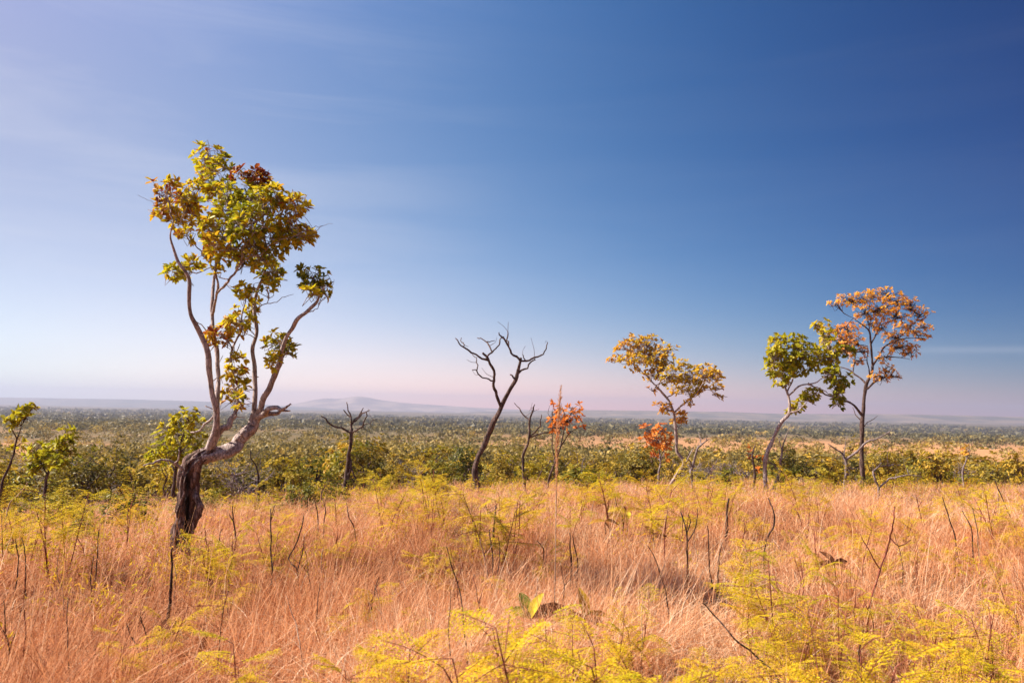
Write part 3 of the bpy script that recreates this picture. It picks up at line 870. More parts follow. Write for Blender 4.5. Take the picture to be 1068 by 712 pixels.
build_tree('green_tree', 'leafy green tree directly behind the crooked trunk of the tallest left tree', 'tree', 17.0,
           [([(181, 511), (182, 498), (184, 484), (188, 466), (192, 450)], (2.6, 2.3, 2.0, 1.4, 0.7), 0), ([(183, 490), (174, 478), (166, 468)], (1.3, 1.0, 0.5), 0.4), ([(186, 474), (197, 460), (202, 448)], (1.1, 0.8, 0.4), -0.3),
            ([(184, 482), (178, 460), (176, 446)], (1.0, 0.8, 0.4), -0.3)],
           [(195, 436, 12, 8, .4), (203, 443, 9, 8, .45), (186, 440, 10, 7, .42), (177, 445, 9, 7, .45), (172, 455, 9, 7, .5), (186, 454, 12, 9, .5), (199, 456, 11, 9, .55), (190, 466, 13, 9, .6), (175, 466, 11, 8, .55), (164, 472, 11, 8, .5),
            (206, 466, 8, 8, .6), (178, 478, 12, 8, .6), (195, 478, 10, 7, .6), (166, 482, 9, 6, .6)],
           bark='bark_dark', leaf='leaf_green', leaf_len=0.11, ratio=0.55, nper=8, per=8, depth=1.0, blob_loose=1.18)
build_tree('bare_sapling', 'thin charred sapling bent right, standing under the broken prongs of the tallest left tree', 'tree', 15.5,
           [([(270, 512), (270, 498), (267, 488), (262, 478), (261, 468)], (1.5, 1.3, 1.1, 0.8, 0.4), 0), ([(267, 487), (270, 478)], (0.7, 0.3), 0)], bark='bark_burnt')


# ------------------------------------------------------------------ trees of the valley
def shrub_proto(seed, kind, leafmat, barkmat):
    """unit tree about 1 m tall and 1 m wide; parts: trunk and (if it has leaves) crown"""
    rng = np.random.default_rng(seed)
    wood, cr = Geo(), Geo()
    nst = rng.integers(2, 4)
    tips = []
    for s in range(nst):
        a = rng.uniform(0, 6.28)
        lean = rng.uniform(0.05, 0.25)
        top = np.array([math.cos(a) * lean, math.sin(a) * lean, rng.uniform(0.42, 0.6)])
        st = [np.array([0.02 * math.cos(a), 0.02 * math.sin(a), -0.06]), top * [0.35, 0.35, 0.5] + rng.normal(0, 0.02, 3), top]
        c, r = tube(wood, st, [0.022, 0.017, 0.010], step=0.05, sides=6, wob=0.01)
        for b in range(5 if kind == 'leafy' else 7):
            p0 = c[rng.integers(len(c) // 3, len(c))]
            a2 = rng.uniform(0, 6.28)
            ln = rng.uniform(0.2, 0.42)
            e = p0 + ln * nrm(np.array([math.cos(a2) * 0.85, math.sin(a2) * 0.85, rng.uniform(0.3, 1.1)]))
            e[2] = min(e[2], 0.95)
            c2, _ = tube(wood, [p0, (p0 + e) / 2 + rng.normal(0, 0.03, 3), e], [0.009, 0.006, 0.003], step=0.05, sides=4, wob=0.012)
            tips.append(e)
            for t in range(2 if kind == 'leafy' else 5):
                p1 = c2[rng.integers(len(c2) // 3, len(c2))]
                e2 = p1 + rng.uniform(0.08, 0.2) * nrm(rng.normal(size=3) + np.array([0, 0, 0.6]))
                tube(wood, [p1, (p1 + e2) / 2 + rng.normal(0, 0.015, 3), e2], [0.004, 0.002], step=0.06, sides=3, rough=0, cap=False)
                tips.append(e2)
    if kind == 'leafy':
        tips = np.array(tips)
        n = 26
        extra = []
        for _ in range(n):   # clumps round the twig ends
            t = tips[rng.integers(len(tips))]
            extra.append(t + rng.normal(0, 0.07, 3))
        cl = np.vstack([tips, extra])
        cl[:, 2] = np.clip(cl[:, 2], 0.16, 1.0)
        cl = cl[rng.random(len(cl)) < rng.uniform(0.75, 1)]
        ct = rng.normal(0.5, 0.14, len(cl))
        for p, tn in zip(cl, ct):
            k = rng.integers(3, 6)
            pts = p + rng.normal(0, 0.045, (k, 3))
            rosettes(cr, pts, nrm(pts - np.array([0, 0, 0.4])) + [0, 0, 0.4], 6, 0.05, 0.55, tn, 0.12, 0.9, 0.3, rng=rng)
    wm = wood.mesh('trunk', M[barkmat])
    cm = cr.mesh('crown', M[leafmat], smooth=False) if kind == 'leafy' else None
    return wm, cm


protos = {'leafy': [shrub_proto(100 + k, 'leafy', 'leaf_valley', 'bark_dark') for k in range(10)],
          'bright': [shrub_proto(200 + k, 'leafy', 'leaf_scrub', 'bark_dark') for k in range(4)],
          'rust': [shrub_proto(300 + k, 'leafy', 'leaf_rust', 'bark_dark') for k in range(2)],
          'bare': [shrub_proto(400 + k, 'bare', None, 'bark_grey') for k in range(5)]}
VLAB = {'leafy': ('valley_tree', 'one of the many small olive green trees filling the valley beyond the dry grass', 'tree', 'olive trees of the valley'),
        'bright': ('bright_shrub', 'one of the scattered bright yellow-green shrubs growing just below the grass crest', 'shrub', 'yellow-green shrubs below the crest'),
        'rust': ('rust_shrub', 'one of the few rust-red small shrubs among the olive valley trees', 'shrub', 'rust shrubs of the valley'),
        'bare': ('bare_shrub', 'one of the grey leafless shrubs among the olive valley trees', 'shrub', 'leafless shrubs of the valley')}


def put_shrub(kind, x, y, h, wf=1.0, label=None, name=None, which=None, cat=None):
    ps = protos[kind]
    wm, cm = ps[which % len(ps)] if which is not None else ps[random.randrange(len(ps))]
    nm, lb, ct, gr = VLAB[kind]
    root = thing(name or nm, label or lb, cat or ct, (x, y, gz1(x, y) - 0.02), None if label else gr)
    root.rotation_euler = (0, 0, random.uniform(0, 6.28))
    root.scale = (h * wf, h * wf, h)
    for m, n in ((wm, 'trunk'), (cm, 'crown')):
        if m is not None:
            o = bpy.data.objects.new(n, m)
            COL.objects.link(o)
            o.parent = root
    return root


def at_px(px, d):
    """point on the ground under photo column px at depth d"""
    v = P(px, hor(px), d)
    return v[0], v[1]


# ones that stand out in the photo: column, depth, top row, width factor, kind, label
named = [
    (967, 31, 463, 1.35, 'bright', 'round bright green bush at the grass edge near the right edge of the view'),
    (331, 33, 456, 1.15, 'bright', 'full green bush between the tallest left tree and the small split-trunk bare tree'),
    (385, 30, 458, 1.0, 'bright', 'yellow-green bush touching the right side of the small split-trunk bare tree'),
    (437, 34, 456, 1.2, 'leafy', 'dark olive bush midway between the two leafless trees left of centre'),
    (486, 30, 449, 0.8, 'bright', 'narrow yellow-green bush just left of the leaning black trunk'),
    (525, 28, 462, 1.0, 'bright', 'yellow-green bush just right of the leaning black trunk'),
    (648, 34, 465, 1.3, 'leafy', 'olive bush in the gap between the rust-leafed sapling and the rust-red tree'),
    (855, 36, 463, 1.3, 'leafy', 'dark olive bush between the two trees of the right-hand pair'),
    (925, 40, 462, 1.4, 'leafy', 'dark olive bush behind the bleached antler-shaped branch'),
    (1025, 42, 464, 1.5, 'leafy', 'broad grey-olive bush behind the thin grey leaning sapling'),
    (125, 26, 462, 1.0, 'leafy', 'small dark-stemmed olive tree in the middle of the gap left of the tallest tree'),
    (98, 28, 460, 1.0, 'bare', 'tangled grey leafless shrub right of the bushy green tree near the left edge'),
    (14, 30, 470, 1.2, 'leafy', 'low dark bush behind the lanky yellow-tufted sapling'),
]
taken = []
for k, (px, d, top, wf, kd, lb) in enumerate(named):
    x, y = at_px(px, d)
    h = EYE - d * (top - hor(px)) / F - gz1(x, y)
    put_shrub(kd, x, y, h, wf, label=lb, name={'bright': 'bright_shrub', 'leafy': 'olive_bush', 'bare': 'bare_shrub'}[kd], which=k, cat='shrub')
    taken.append((x, y, 0.6))

rng = np.random.default_rng(5)
NIND = 270
cand = 0
count = 0
while count < NIND and cand < 60000:
    cand += 1
    t = rng.uniform(-0.72, 0.72)
    u = rng.random()
    y = 24 + (150 - 24) * u ** 1.6
    x = t * y
    d = math.hypot(x, y)
    s = d - float(crest(x, y))
    if s < 7:
        continue
    z = gz1(x, y)
    px = W0 / 2 + t * F
    op = float(openness(x, y))
    if rng.random() < op * 1.2:
        continue
    drop = rng.uniform(18, 56) * (0.8 if d > 70 else 1.0)
    hmax = EYE - d * drop / F - z
    h = min(hmax, rng.uniform(2.4, 4.8))
    if h < 1.0:
        continue
    # must show over the grass crest
    sl = -(EYE - 0.35) / float(crest(x, y))
    if z + h < EYE + sl * d + 0.25:
        continue
    w = 0.42 * h
    if any((x - a) ** 2 + (y - b) ** 2 < (0.75 * (w + c)) ** 2 for a, b, c in taken):
        continue
    taken.append((x, y, w))
    r = rng.random()
    kd = 'bare' if r < 0.27 else ('rust' if (r < 0.29 and px > 560) else ('bright' if (d < 60 and r < (0.5 if px < 600 else 0.28)) else 'leafy'))
    put_shrub(kd, x, y, h, rng.uniform(0.85, 1.35))
    count += 1
print('valley trees', count, cand)

# low scrub straddling the grass crest
VLAB['crest'] = ('crest_shrub', 'one of the low yellow-green shrubs poking out of the dry grass at its far edge', 'shrub', 'low shrubs at the far edge of the grass')
protos['crest'] = protos['bright']
rng = np.random.default_rng(77)
for k in range(44):
    px = rng.uniform(-10, 1078) if k < 28 else rng.uniform(-10, 620)
    t_ = (px - W0 / 2) / F
    cr0 = float(crest(t_ * 15, 15.0))
    d_ = cr0 / math.hypot(1, t_) + rng.uniform(0.8, 7.5)
    x, y = at_px(px, d_)
    put_shrub('crest', x, y, rng.uniform(0.4, 0.85), rng.uniform(1.0, 1.7))

# everything beyond: one wood, crowns as clumps of leaf sprays
rng = np.random.default_rng(6)
NF = 46000
t = rng.uniform(-1.0, 1.0, NF)
u = rng.random(NF)
dep = 120 * (3800 / 120) ** (u ** 1.05)
fx, fy = t * dep, dep
pat = 0.5 + 0.25 * np.sin(fx / 60 + 1.3 * np.sin(fy / 90)) + 0.25 * np.sin(fy / 75 + 0.9 * np.sin(fx / 110))
dens = np.clip(-0.34 + 1.3 * pat - 2.3 * openness(fx, fy), 0.07, 1)
keep = rng.random(NF) < dens
keep &= ~((dep < 155) & (np.abs(t) < 0.74))
fx, fy, dep = fx[keep], fy[keep], dep[keep]
n = len(fx)
fz = gz(fx, fy)
fh = rng.uniform(1.2, 4.4, n) ** 1.0 * np.clip(1 + (dep - 300) / 4000, 1, 1.6)
fw = fh * rng.uniform(0.45, 0.95, n) * np.clip(1 + (dep - 220) / 450, 1, 4)
nq = np.where(dep < 350, 90, np.where(dep < 900, 40, 16))
idx = np.repeat(np.arange(n), nq)
m = len(idx)
dirs = rand_dirs(m, rng)
rad = rng.uniform(0.3, 1, m) ** 0.5
c = np.stack([fx[idx] + dirs[:, 0] * fw[idx] * rad, fy[idx] + dirs[:, 1] * fw[idx] * rad,
              fz[idx] + fh[idx] * (0.58 + 0.42 * dirs[:, 2] * rad)], -1)
sz = fw[idx] * np.where(dep[idx] < 350, 0.13, np.where(dep[idx] < 900, 0.19, 0.34)) * rng.uniform(0.6, 1.3, m)
a1 = rand_dirs(m, rng)
a2 = nrm(np.cross(a1, rand_dirs(m, rng)))
v = np.stack([c - a1 * sz[:, None], c + a2 * sz[:, None] * 0.7, c + a1 * sz[:, None], c - a2 * sz[:, None] * 0.7], 1).reshape(-1, 3)
tn = np.clip(np.repeat(np.clip(rng.normal(0.58, 0.17, n) + np.clip((dep - 300) / 1400, 0, 0.4), 0, 1), nq) + rng.normal(0, 0.08, m), 0, 1)
far = Geo()
far.add(v, np.arange(4 * m).reshape(-1, 4), None, np.repeat(tn, 4))
tag(far.obj('distant_woodland', M['leaf_far'], smooth=False), 'olive savanna woodland spreading over the plain to the hills', 'woodland', kind='stuff')


# ------------------------------------------------------------------ the dry grass
def blades(geo, base, dirh, h, lean, curve, wd, tint, side=None, seg=3):
    n = len(base)
    ts = np.linspace(0, 1, seg + 1)
    if side is None:
        a = RNG.uniform(0, 2 * np.pi, n)
        side = np.stack([np.cos(a), np.sin(a), np.zeros(n)], -1)
    rowsv = []
    for q, tt in enumerate(ts):
        off = (lean * tt + curve * tt * tt) * h
        zz = h * (tt - 0.45 * np.minimum(lean + curve, 1.4) ** 2 * tt * tt * 0.6)
        p = base + dirh * off[:, None]
        p[:, 2] = base[:, 2] + np.maximum(zz, 0.01 * (1 - tt)) - (0.02 if q == 0 else 0)
        w = (wd * (1, 0.9, 0.65, 0.2, 0.1)[q])[:, None] if seg == 3 else (wd * (1 - 0.85 * tt))[:, None]
        rowsv += [p - side * w * 0.5, p + side * w * 0.5]
    V = np.stack(rowsv, 1)
    k = 2 * (seg + 1)
    o = (np.arange(n) * k)[:, None]
    q = np.concatenate([o + np.array([[2 * s, 2 * s + 1, 2 * s + 3, 2 * s + 2]]) for s in range(seg)], 0)
    geo.add(V.reshape(-1, 3), q, None, np.repeat(tint, k))


def vnoise(x, y, seed, f):
    r = np.random.default_rng(seed)
    out = 0
    for k in range(6):
        a = r.uniform(0, 6.28)
        ff = f * r.uniform(0.6, 1.8)
        out = out + np.sin((x * math.cos(a) + y * math.sin(a)) * ff + r.uniform(0, 6.28) + 0.8 * np.sin((y * math.cos(a) - x * math.sin(a)) * ff * 0.7 + k))
    return out / 6.0 * 1.4


rng = np.random.default_rng(8)


FOOT = (TB[0], TB[1])


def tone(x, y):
    """straw tint, random plus vignetting painted into the colour: redder in the near left, paler to the right and towards the crest"""
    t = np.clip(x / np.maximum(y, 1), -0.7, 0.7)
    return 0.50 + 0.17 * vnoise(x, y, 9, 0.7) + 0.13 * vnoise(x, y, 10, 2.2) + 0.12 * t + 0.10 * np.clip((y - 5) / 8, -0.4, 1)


def wedge(n, y0, y1, tmax, power):
    """points in the view wedge, density falling off with distance"""
    u = rng.random(n)
    e = 2 - power
    y = (y0 ** e + u * (y1 ** e - y0 ** e)) ** (1 / e)
    x = rng.uniform(-tmax, tmax, n) * y
    return x, y


grass = Geo()
# tussocks
NT = 15000
tx, ty = wedge(NT, 2.6, 34, 0.86, 1.35)
ok = (np.hypot(tx, ty) < crest(tx, ty) + 9) & (np.hypot(tx - FOOT[0] - 0.05, ty - FOOT[1] + 0.45) > 0.55)
tx, ty = tx[ok], ty[ok]
patch = 0.65 * vnoise(tx, ty, 3, 1.0) + 0.5 * vnoise(tx, ty, 4, 2.6)
keep = rng.random(len(tx)) < np.clip(0.60 + 1.15 * patch, 0.03, 1)
tx, ty, patch = tx[keep], ty[keep], patch[keep]
nt = len(tx)
cf = np.clip((np.hypot(tx, ty) - 0.45 * crest(tx, ty)) / (0.5 * crest(tx, ty)), 0, 1)
th = np.clip(0.34 + 0.30 * patch + rng.normal(0, 0.09, nt), 0.10, 0.68) * (1 - 0.45 * cf)
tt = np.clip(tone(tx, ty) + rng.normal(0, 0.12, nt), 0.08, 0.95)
nb = rng.integers(16, 34, nt)
idx = np.repeat(np.arange(nt), nb)
m = len(idx)
a = rng.uniform(0, 6.28, m)
rr_ = 0.13 * np.sqrt(rng.random(m))
bx, by = tx[idx] + np.cos(a) * rr_, ty[idx] + np.sin(a) * rr_
a = a + rng.normal(0, 0.6, m)
dh = np.stack([np.cos(a) + 0.15, np.sin(a), np.zeros(m)], -1)
h = th[idx] * rng.uniform(0.5, 1.35, m)
dd = np.hypot(bx, by)
blades(grass, np.stack([bx, by, gz(bx, by)], -1), dh, h, rng.uniform(0.02, 0.6, m), np.abs(rng.normal(0.0, 0.6, m)),
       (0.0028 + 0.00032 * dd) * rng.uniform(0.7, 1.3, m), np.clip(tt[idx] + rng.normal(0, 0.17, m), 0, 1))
print('grass tussock blades', m)
# loose blades everywhere
NL = 200000
bx, by = wedge(NL, 2.6, 34, 0.86, 1.3)
ok = np.hypot(bx, by) < crest(bx, by) + 9
bx, by = bx[ok], by[ok]
pt = 0.65 * vnoise(bx, by, 3, 1.0) + 0.5 * vnoise(bx, by, 4, 2.6)
ok = rng.random(len(bx)) < np.clip(0.55 + 1.1 * pt, 0.08, 1)
bx, by, pt = bx[ok], by[ok], pt[ok]
m = len(bx)
a = rng.uniform(0, 6.28, m)
dd = np.hypot(bx, by)
blades(grass, np.stack([bx, by, gz(bx, by)], -1), np.stack([np.cos(a), np.sin(a), a * 0], -1), np.clip(0.24 + 0.1 * pt, 0.06, 1) * rng.uniform(0.5, 1.5, m),
       rng.uniform(0.0, 0.9, m), np.abs(rng.normal(0, 0.5, m)), (0.0026 + 0.0003 * dd) * rng.uniform(0.7, 1.3, m),
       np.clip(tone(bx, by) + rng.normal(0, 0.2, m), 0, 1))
# lying straw
NS = 110000
bx, by = wedge(NS, 2.6, 16, 0.86, 1.2)
m = len(bx)
a = rng.uniform(0, 6.28, m)
bz = gz(bx, by) + rng.uniform(0.01, 1, m) ** 1.5 * np.clip(0.26 + 0.2 * vnoise(bx, by, 3, 1.0), 0.05, 0.4)
blades(grass, np.stack([bx, by, bz], -1), np.stack([np.cos(a), np.sin(a), a * 0], -1), np.full(m, 0.15) * rng.uniform(0.5, 1.3, m),
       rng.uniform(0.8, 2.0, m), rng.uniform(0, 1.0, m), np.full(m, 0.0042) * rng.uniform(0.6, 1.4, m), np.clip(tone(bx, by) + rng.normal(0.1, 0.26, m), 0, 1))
# broader bleached blades, strongly bent
NW = 16000
bx, by = wedge(NW, 2.8, 22, 0.86, 1.2)
m = len(bx)
a = rng.uniform(0, 6.28, m)
blades(grass, np.stack([bx, by, gz(bx, by)], -1), np.stack([np.cos(a), np.sin(a), a * 0], -1), rng.uniform(0.15, 0.42, m),
       rng.uniform(0.1, 0.9, m), rng.uniform(0.2, 1.2, m), 0.006 * rng.uniform(0.7, 1.5, m), np.clip(rng.normal(0.78, 0.2, m), 0, 1))
# tall thin culms
NC = 14000
bx, by = wedge(NC, 3.0, 30, 0.86, 1.1)
ok = np.hypot(bx, by) < crest(bx, by) + 4
bx, by = bx[ok], by[ok]
m = len(bx)
a = rng.normal(0.2, 1.2, m)
dd = np.hypot(bx, by)
blades(grass, np.stack([bx, by, gz(bx, by)], -1), np.stack([np.cos(a), np.sin(a), a * 0], -1), rng.uniform(0.4, 0.85, m) * np.clip(1.35 - dd / 20, 0.45, 1),
       rng.uniform(0.0, 0.3, m), np.abs(rng.normal(0, 0.18, m)), (0.0022 + 0.00026 * dd), np.clip(rng.normal(0.66, 0.14, m), 0, 1))
# a thinner spread all round and behind the camera
NB = 30000
a = rng.uniform(0, 6.28, NB)
r_ = 1.2 + 16 * np.sqrt(rng.random(NB))
bx, by = np.sin(a) * r_, np.cos(a) * r_
ok = (by < 2.6) | (np.abs(bx) > 0.84 * by)
bx, by = bx[ok], by[ok]
m = len(bx)
a = rng.uniform(0, 6.28, m)
blades(grass, np.stack([bx, by, gz(bx, by)], -1), np.stack([np.cos(a), np.sin(a), a * 0], -1), rng.uniform(0.2, 0.6, m), rng.uniform(0, 0.6, m),
       np.abs(rng.normal(0, 0.4, m)), np.full(m, 0.008), np.clip(rng.normal(0.55, 0.18, m), 0, 1))
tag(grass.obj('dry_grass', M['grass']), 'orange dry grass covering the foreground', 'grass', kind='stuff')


# ------------------------------------------------------------------ feathery yellow plants in the grass
def fern_proto(seed, h=0.6, nfr=9, up=0.5):
    rng = np.random.default_rng(seed)
    st, fo = Geo(), Geo()
    ns = rng.integers(1, 3)
    B, D_, N_, L_, W_, T_ = [], [], [], [], [], []
    for s in range(ns):
        a0 = rng.uniform(0, 6.28)
        lean = rng.uniform(0.03, 0.18)
        hh = h * rng.uniform(0.8, 1.05)
        pts = [np.array([0.02 * s, 0, -0.04]), np.array([math.cos(a0) * lean * 0.4, math.sin(a0) * lean * 0.4, hh * 0.5]) + rng.normal(0, 0.015, 3),
               np.array([math.cos(a0) * lean, math.sin(a0) * lean, hh])]
        c, r = tube(st, pts, [0.005, 0.0035, 0.002], step=0.05, sides=5, rough=0.05)
        n = nfr if ns == 1 else nfr // 2 + 1
        for f in range(n):
            q = rng.uniform(0.4, 1.0) ** 0.8 if f else 1.0
            p0 = c[int(q * (len(c) - 1))]
            az = f * 2.4 + rng.normal(0, 0.4) + a0
            el = rng.uniform(-0.1, 1.1) * up * 2
            L = rng.uniform(0.11, 0.24) * (h / 0.6)
            K = 10
            tt = np.linspace(0, 1, K + 1)
            hd = np.array([math.cos(az), math.sin(az), 0])
            path = p0 + hd * (L * tt * math.cos(el))[:, None]
            path[:, 2] += L * (tt * math.sin(el) - 0.25 * tt ** 2 * rng.uniform(0.0, 1.2))
            tube(st, path[::3] if len(path[::3]) > 2 else path, [0.0018, 0.0009], step=0.04, sides=3, rough=0, cap=False)
            sd = np.cross(hd, [0, 0, 1.0])
            tilt = rng.normal(0, 0.7)
            tb = rng.normal(0.5, 0.12)
            for k in range(2, K + 1):
                tg = nrm(path[k] - path[k - 1])
                for sgn in (-1, 1):
                    pl = L * 0.42 * (1 - 0.75 * abs(2 * tt[k] - 0.75) ** 1.5 / 1.4) * rng.uniform(0.8, 1.15)
                    pd = nrm(tg * 0.65 + sgn * sd * 0.85 + np.array([0, 0, sgn * tilt * 0.5 - 0.08]))
                    J = max(4, int(pl / 0.0085))
                    js = np.linspace(0.12, 1, J)
                    bp = path[k] + pd * (pl * js)[:, None] + np.array([0, 0, -0.02]) * (js ** 2)[:, None]
                    perp = nrm(np.cross(pd, [0, 0, 1.0]))
                    for s2 in (-1, 1):
                        dl = nrm(pd * 0.6 + perp * s2 + rng.normal(0, 0.15, (J, 3)))
                        B.append(bp)
                        D_.append(dl)
                        N_.append(np.tile([0, 0, 1.0], (J, 1)) + rng.normal(0, 0.35, (J, 3)))
                        L_.append(np.full(J, 0.0145) * (h / 0.6) * (1.1 - 0.5 * js))
                        T_.append(np.clip(tb + rng.normal(0, 0.14, J), 0, 1))
    B, D_, N_, L_, T_ = np.vstack(B), nrm(np.vstack(D_)), nrm(np.vstack(N_)), np.concatenate(L_), np.concatenate(T_)
    s = nrm(np.cross(D_, N_))
    w = (L_ * 0.42)[:, None]
    v = np.stack([B, B + D_ * L_[:, None] * 0.5 + s * w * 0.5, B + D_ * L_[:, None], B + D_ * L_[:, None] * 0.5 - s * w * 0.5], 1).reshape(-1, 3)
    fo.add(v, np.arange(len(v)).reshape(-1, 4), None, np.repeat(T_, 4))
    return st.mesh('stem', M['bark_red']), fo.mesh('foliage', M['fern'], smooth=False)


ferns = [fern_proto(500 + k, 0.6, 15, 0.35 + 0.05 * (k % 5)) for k in range(9)]


def put_fern(px, py, size, label=None, which=None):
    """px, py = middle of its leaves in the photo"""
    hgt = 0.50 * size
    d = (EYE - hgt) * F / max(py - hor(px), 30)
    x, y = at_px(px, d)
    sm, fm = ferns[(which if which is not None else random.randrange(len(ferns))) % len(ferns)]
    root = thing('feathery_plant', label or 'small yellow feathery-leaved plant scattered through the dry grass', 'plant', (x, y, gz1(x, y)),
                 None if label else 'yellow feathery plants in the grass')
    root.rotation_euler = (random.uniform(-0.1, 0.1), random.uniform(-0.1, 0.1), random.uniform(0, 6.28))
    root.scale = (size * 1.1, size * 1.1, size)
    for m_, nm in ((sm, 'stem'), (fm, 'foliage')):
        o = bpy.data.objects.new(nm, m_)
        COL.objects.link(o)
        o.parent = root


named_ferns = [
    (373, 612, 0.9, 'bright yellow feathery plant standing alone left of the trampled grass in mid foreground'),
    (186, 647, 0.9, 'upright yellow feathery plant just right of the charred post below the tallest tree'),
    (754, 571, 1.2, 'large yellow feathery plant in the middle of the right half, above the slanting dark stick'),
    (893, 552, 1.2, 'yellow feathery plant crowning the red forked stem on the right'),
    (952, 562, 1.0, 'yellow feathery plant spreading right of the red forked stem'),
    (809, 608, 1.2, 'dense yellow feathery plant between the slanting stick and the red forked stem'),
    (232, 579, 1.0, 'yellow feathery plant right beside the charred foot of the tallest tree'),
    (1036, 646, 1.1, 'big yellow feathery plant at the right edge above the bottom corner'),
    (1036, 525, 1.4, 'tall yellow feathery plant at the grass crest by the right edge'),
    (623, 668, 1.1, 'wide yellow feathery plant at the bottom middle of the foreground'),
    (519, 693, 1.1, 'lowest yellow feathery plant left of the bottom middle'),
    (370, 703, 0.9, 'yellow feathery plant cut by the bottom border left of centre'),
]
for k, (px, py, sz_, lb) in enumerate(named_ferns):
    put_fern(px, py, sz_, lb, k)
spots = [(30, 530, 1.2), (60, 535, 1.2), (85, 541, 1.2), (110, 535, 1.1), (140, 528, 1.1), (12, 540, 1.1), (45, 548, 1.0), (240, 590, .8), (251, 617, .8), (152, 686, .7), (240, 572, .9), (387, 639, .8), (376, 660, .7), (303, 563, .9),
         (290, 545, .9), (268, 695, .7), (411, 690, .9), (443, 639, .7), (465, 579, .8), (487, 560, 1.0), (500, 601, .7), (449, 698, .8), (516, 536, 1.2), (516, 641, .8), (539, 515, 1.5), (530, 528, 1.3), (556, 512, 1.4), (552, 535, 1.1), (510, 518, 1.3),
         (695, 518, 1.4), (680, 512, 1.3), (712, 524, 1.1), (670, 524, 1.1), (539, 683, 1.0), (560, 700, 1.0), (682, 677, 1.1), (655, 690, 1.1), (707, 660, 1.0), (738, 690, 1.0), (788, 624, .9), (645, 621, .7), (685, 612, .6), (670, 643, .8), (601, 693, 1.1), (782, 702, 1.0),
         (580, 665, .9), (640, 650, .9), (720, 700, 1.0), (820, 640, .9), (843, 583, 1.0), (870, 600, .9), (890, 621, 1.0), (852, 671, 1.0), (874, 671, 1.0), (899, 680, 1.0), (936, 646, .9), (977, 686, 1.0), (1014, 680, 1.0), (1061, 633, 1.0), (1052, 611, 1.0), (933, 583, .9),
         (1061, 690, 1.0), (993, 571, .9), (1061, 537, 1.2), (1020, 536, 1.1), (1045, 552, 1.0), (780, 595, .9), (765, 585, .9), (830, 660, .8), (925, 700, .9), (950, 690, .8), (800, 690, .8), (870, 545, 1.0), (835, 556, .9), (910, 575, .9), (910, 535, 1.1),
         (960, 520, 1.2), (850, 518, 1.2), (780, 540, .9), (410, 508, 1.2), (430, 500, 1.4), (450, 506, 1.3), (470, 500, 1.3), (400, 498, 1.3), (580, 510, 1.2), (640, 505, 1.3), (750, 510, 1.2), (740, 500, 1.3), (770, 505, 1.2), (830, 505, 1.2), (980, 512, 1.2), (1010, 508, 1.3)]
for px, py, sz_ in spots:
    put_fern(px + random.uniform(-6, 6), py + random.uniform(-3, 3), sz_ * (1.15 if py > 640 else 1.0) * random.choice((0.75, 0.85, 1.0, 1.15)))
rng = np.random.default_rng(21)
for k in range(46):   # taller ones all along the crest
    px = rng.uniform(-10, 1078)
    put_fern(px, hor(px) + rng.uniform(68, 104), rng.uniform(0.65, 1.15))
for k in range(40):   # more of them, thin on the left, thicker on the right and along the crest
    px = rng.uniform(0, 1068)
    py = hor(px) + rng.uniform(80, 150) if k < 30 else rng.uniform(600, 705)
    if k >= 30 and px < 480:
        px += 500
    put_fern(px, py, rng.uniform(0.6, 1.1))


# a fuzz of small yellow-green weeds, thick along the crest
rng = np.random.default_rng(41)
NWD = 4600
wx_, wy_ = wedge(NWD, 3.2, 26, 0.86, 0.6)
cw = crest(wx_, wy_)
dd = np.hypot(wx_, wy_)
pr = np.clip((dd - 0.55 * cw) / (0.35 * cw), 0.05, 1) * np.clip(0.45 + 0.9 * vnoise(wx_, wy_, 15, 0.9), 0.05, 1) * (dd < cw + 6)
ok = rng.random(NWD) < pr
wx_, wy_, dd = wx_[ok], wy_[ok], dd[ok]
n = len(wx_)
wh = rng.uniform(0.15, 0.5, n)
kk = 34
idx = np.repeat(np.arange(n), kk)
m = len(idx)
u = rng.uniform(0.3, 1, m)
sw = rng.normal(0, 1, (m, 2)) * (0.10 * u)[:, None]
pos = np.stack([wx_[idx] + sw[:, 0], wy_[idx] + sw[:, 1], gz(wx_, wy_)[idx] + wh[idx] * u], -1)
dv = nrm(np.stack([sw[:, 0] * 6, sw[:, 1] * 6, rng.uniform(0.0, 1.0, m)], -1) + 0.3 * rand_dirs(m, rng))
wg = Geo()
leaves(wg, pos, dv, nrm(rand_dirs(m, rng) + [0, 0, 1.0]), 0.05 * rng.uniform(0.5, 1.2, m), 0.011 * rng.uniform(0.7, 1.3, m), np.clip(np.repeat(rng.normal(0.55, 0.2, n), kk) + rng.normal(0, 0.12, m), 0, 1), 0.3, 0.1)
for q in range(n):
    b = np.array([wx_[q], wy_[q], gz1(wx_[q], wy_[q])])
    tube(wg, [b - [0, 0, 0.02], b + [rng.normal(0, .02), rng.normal(0, .02), wh[q]]], [0.0025, 0.001], step=0.3, sides=3, rough=0, cap=False, smooth_path=False, tint=0.0)
tag(wg.obj('yellow_weeds', M['fern'], smooth=False), 'fuzz of fine yellow-green weeds growing through the far edge of the dry grass', 'weeds', kind='stuff')

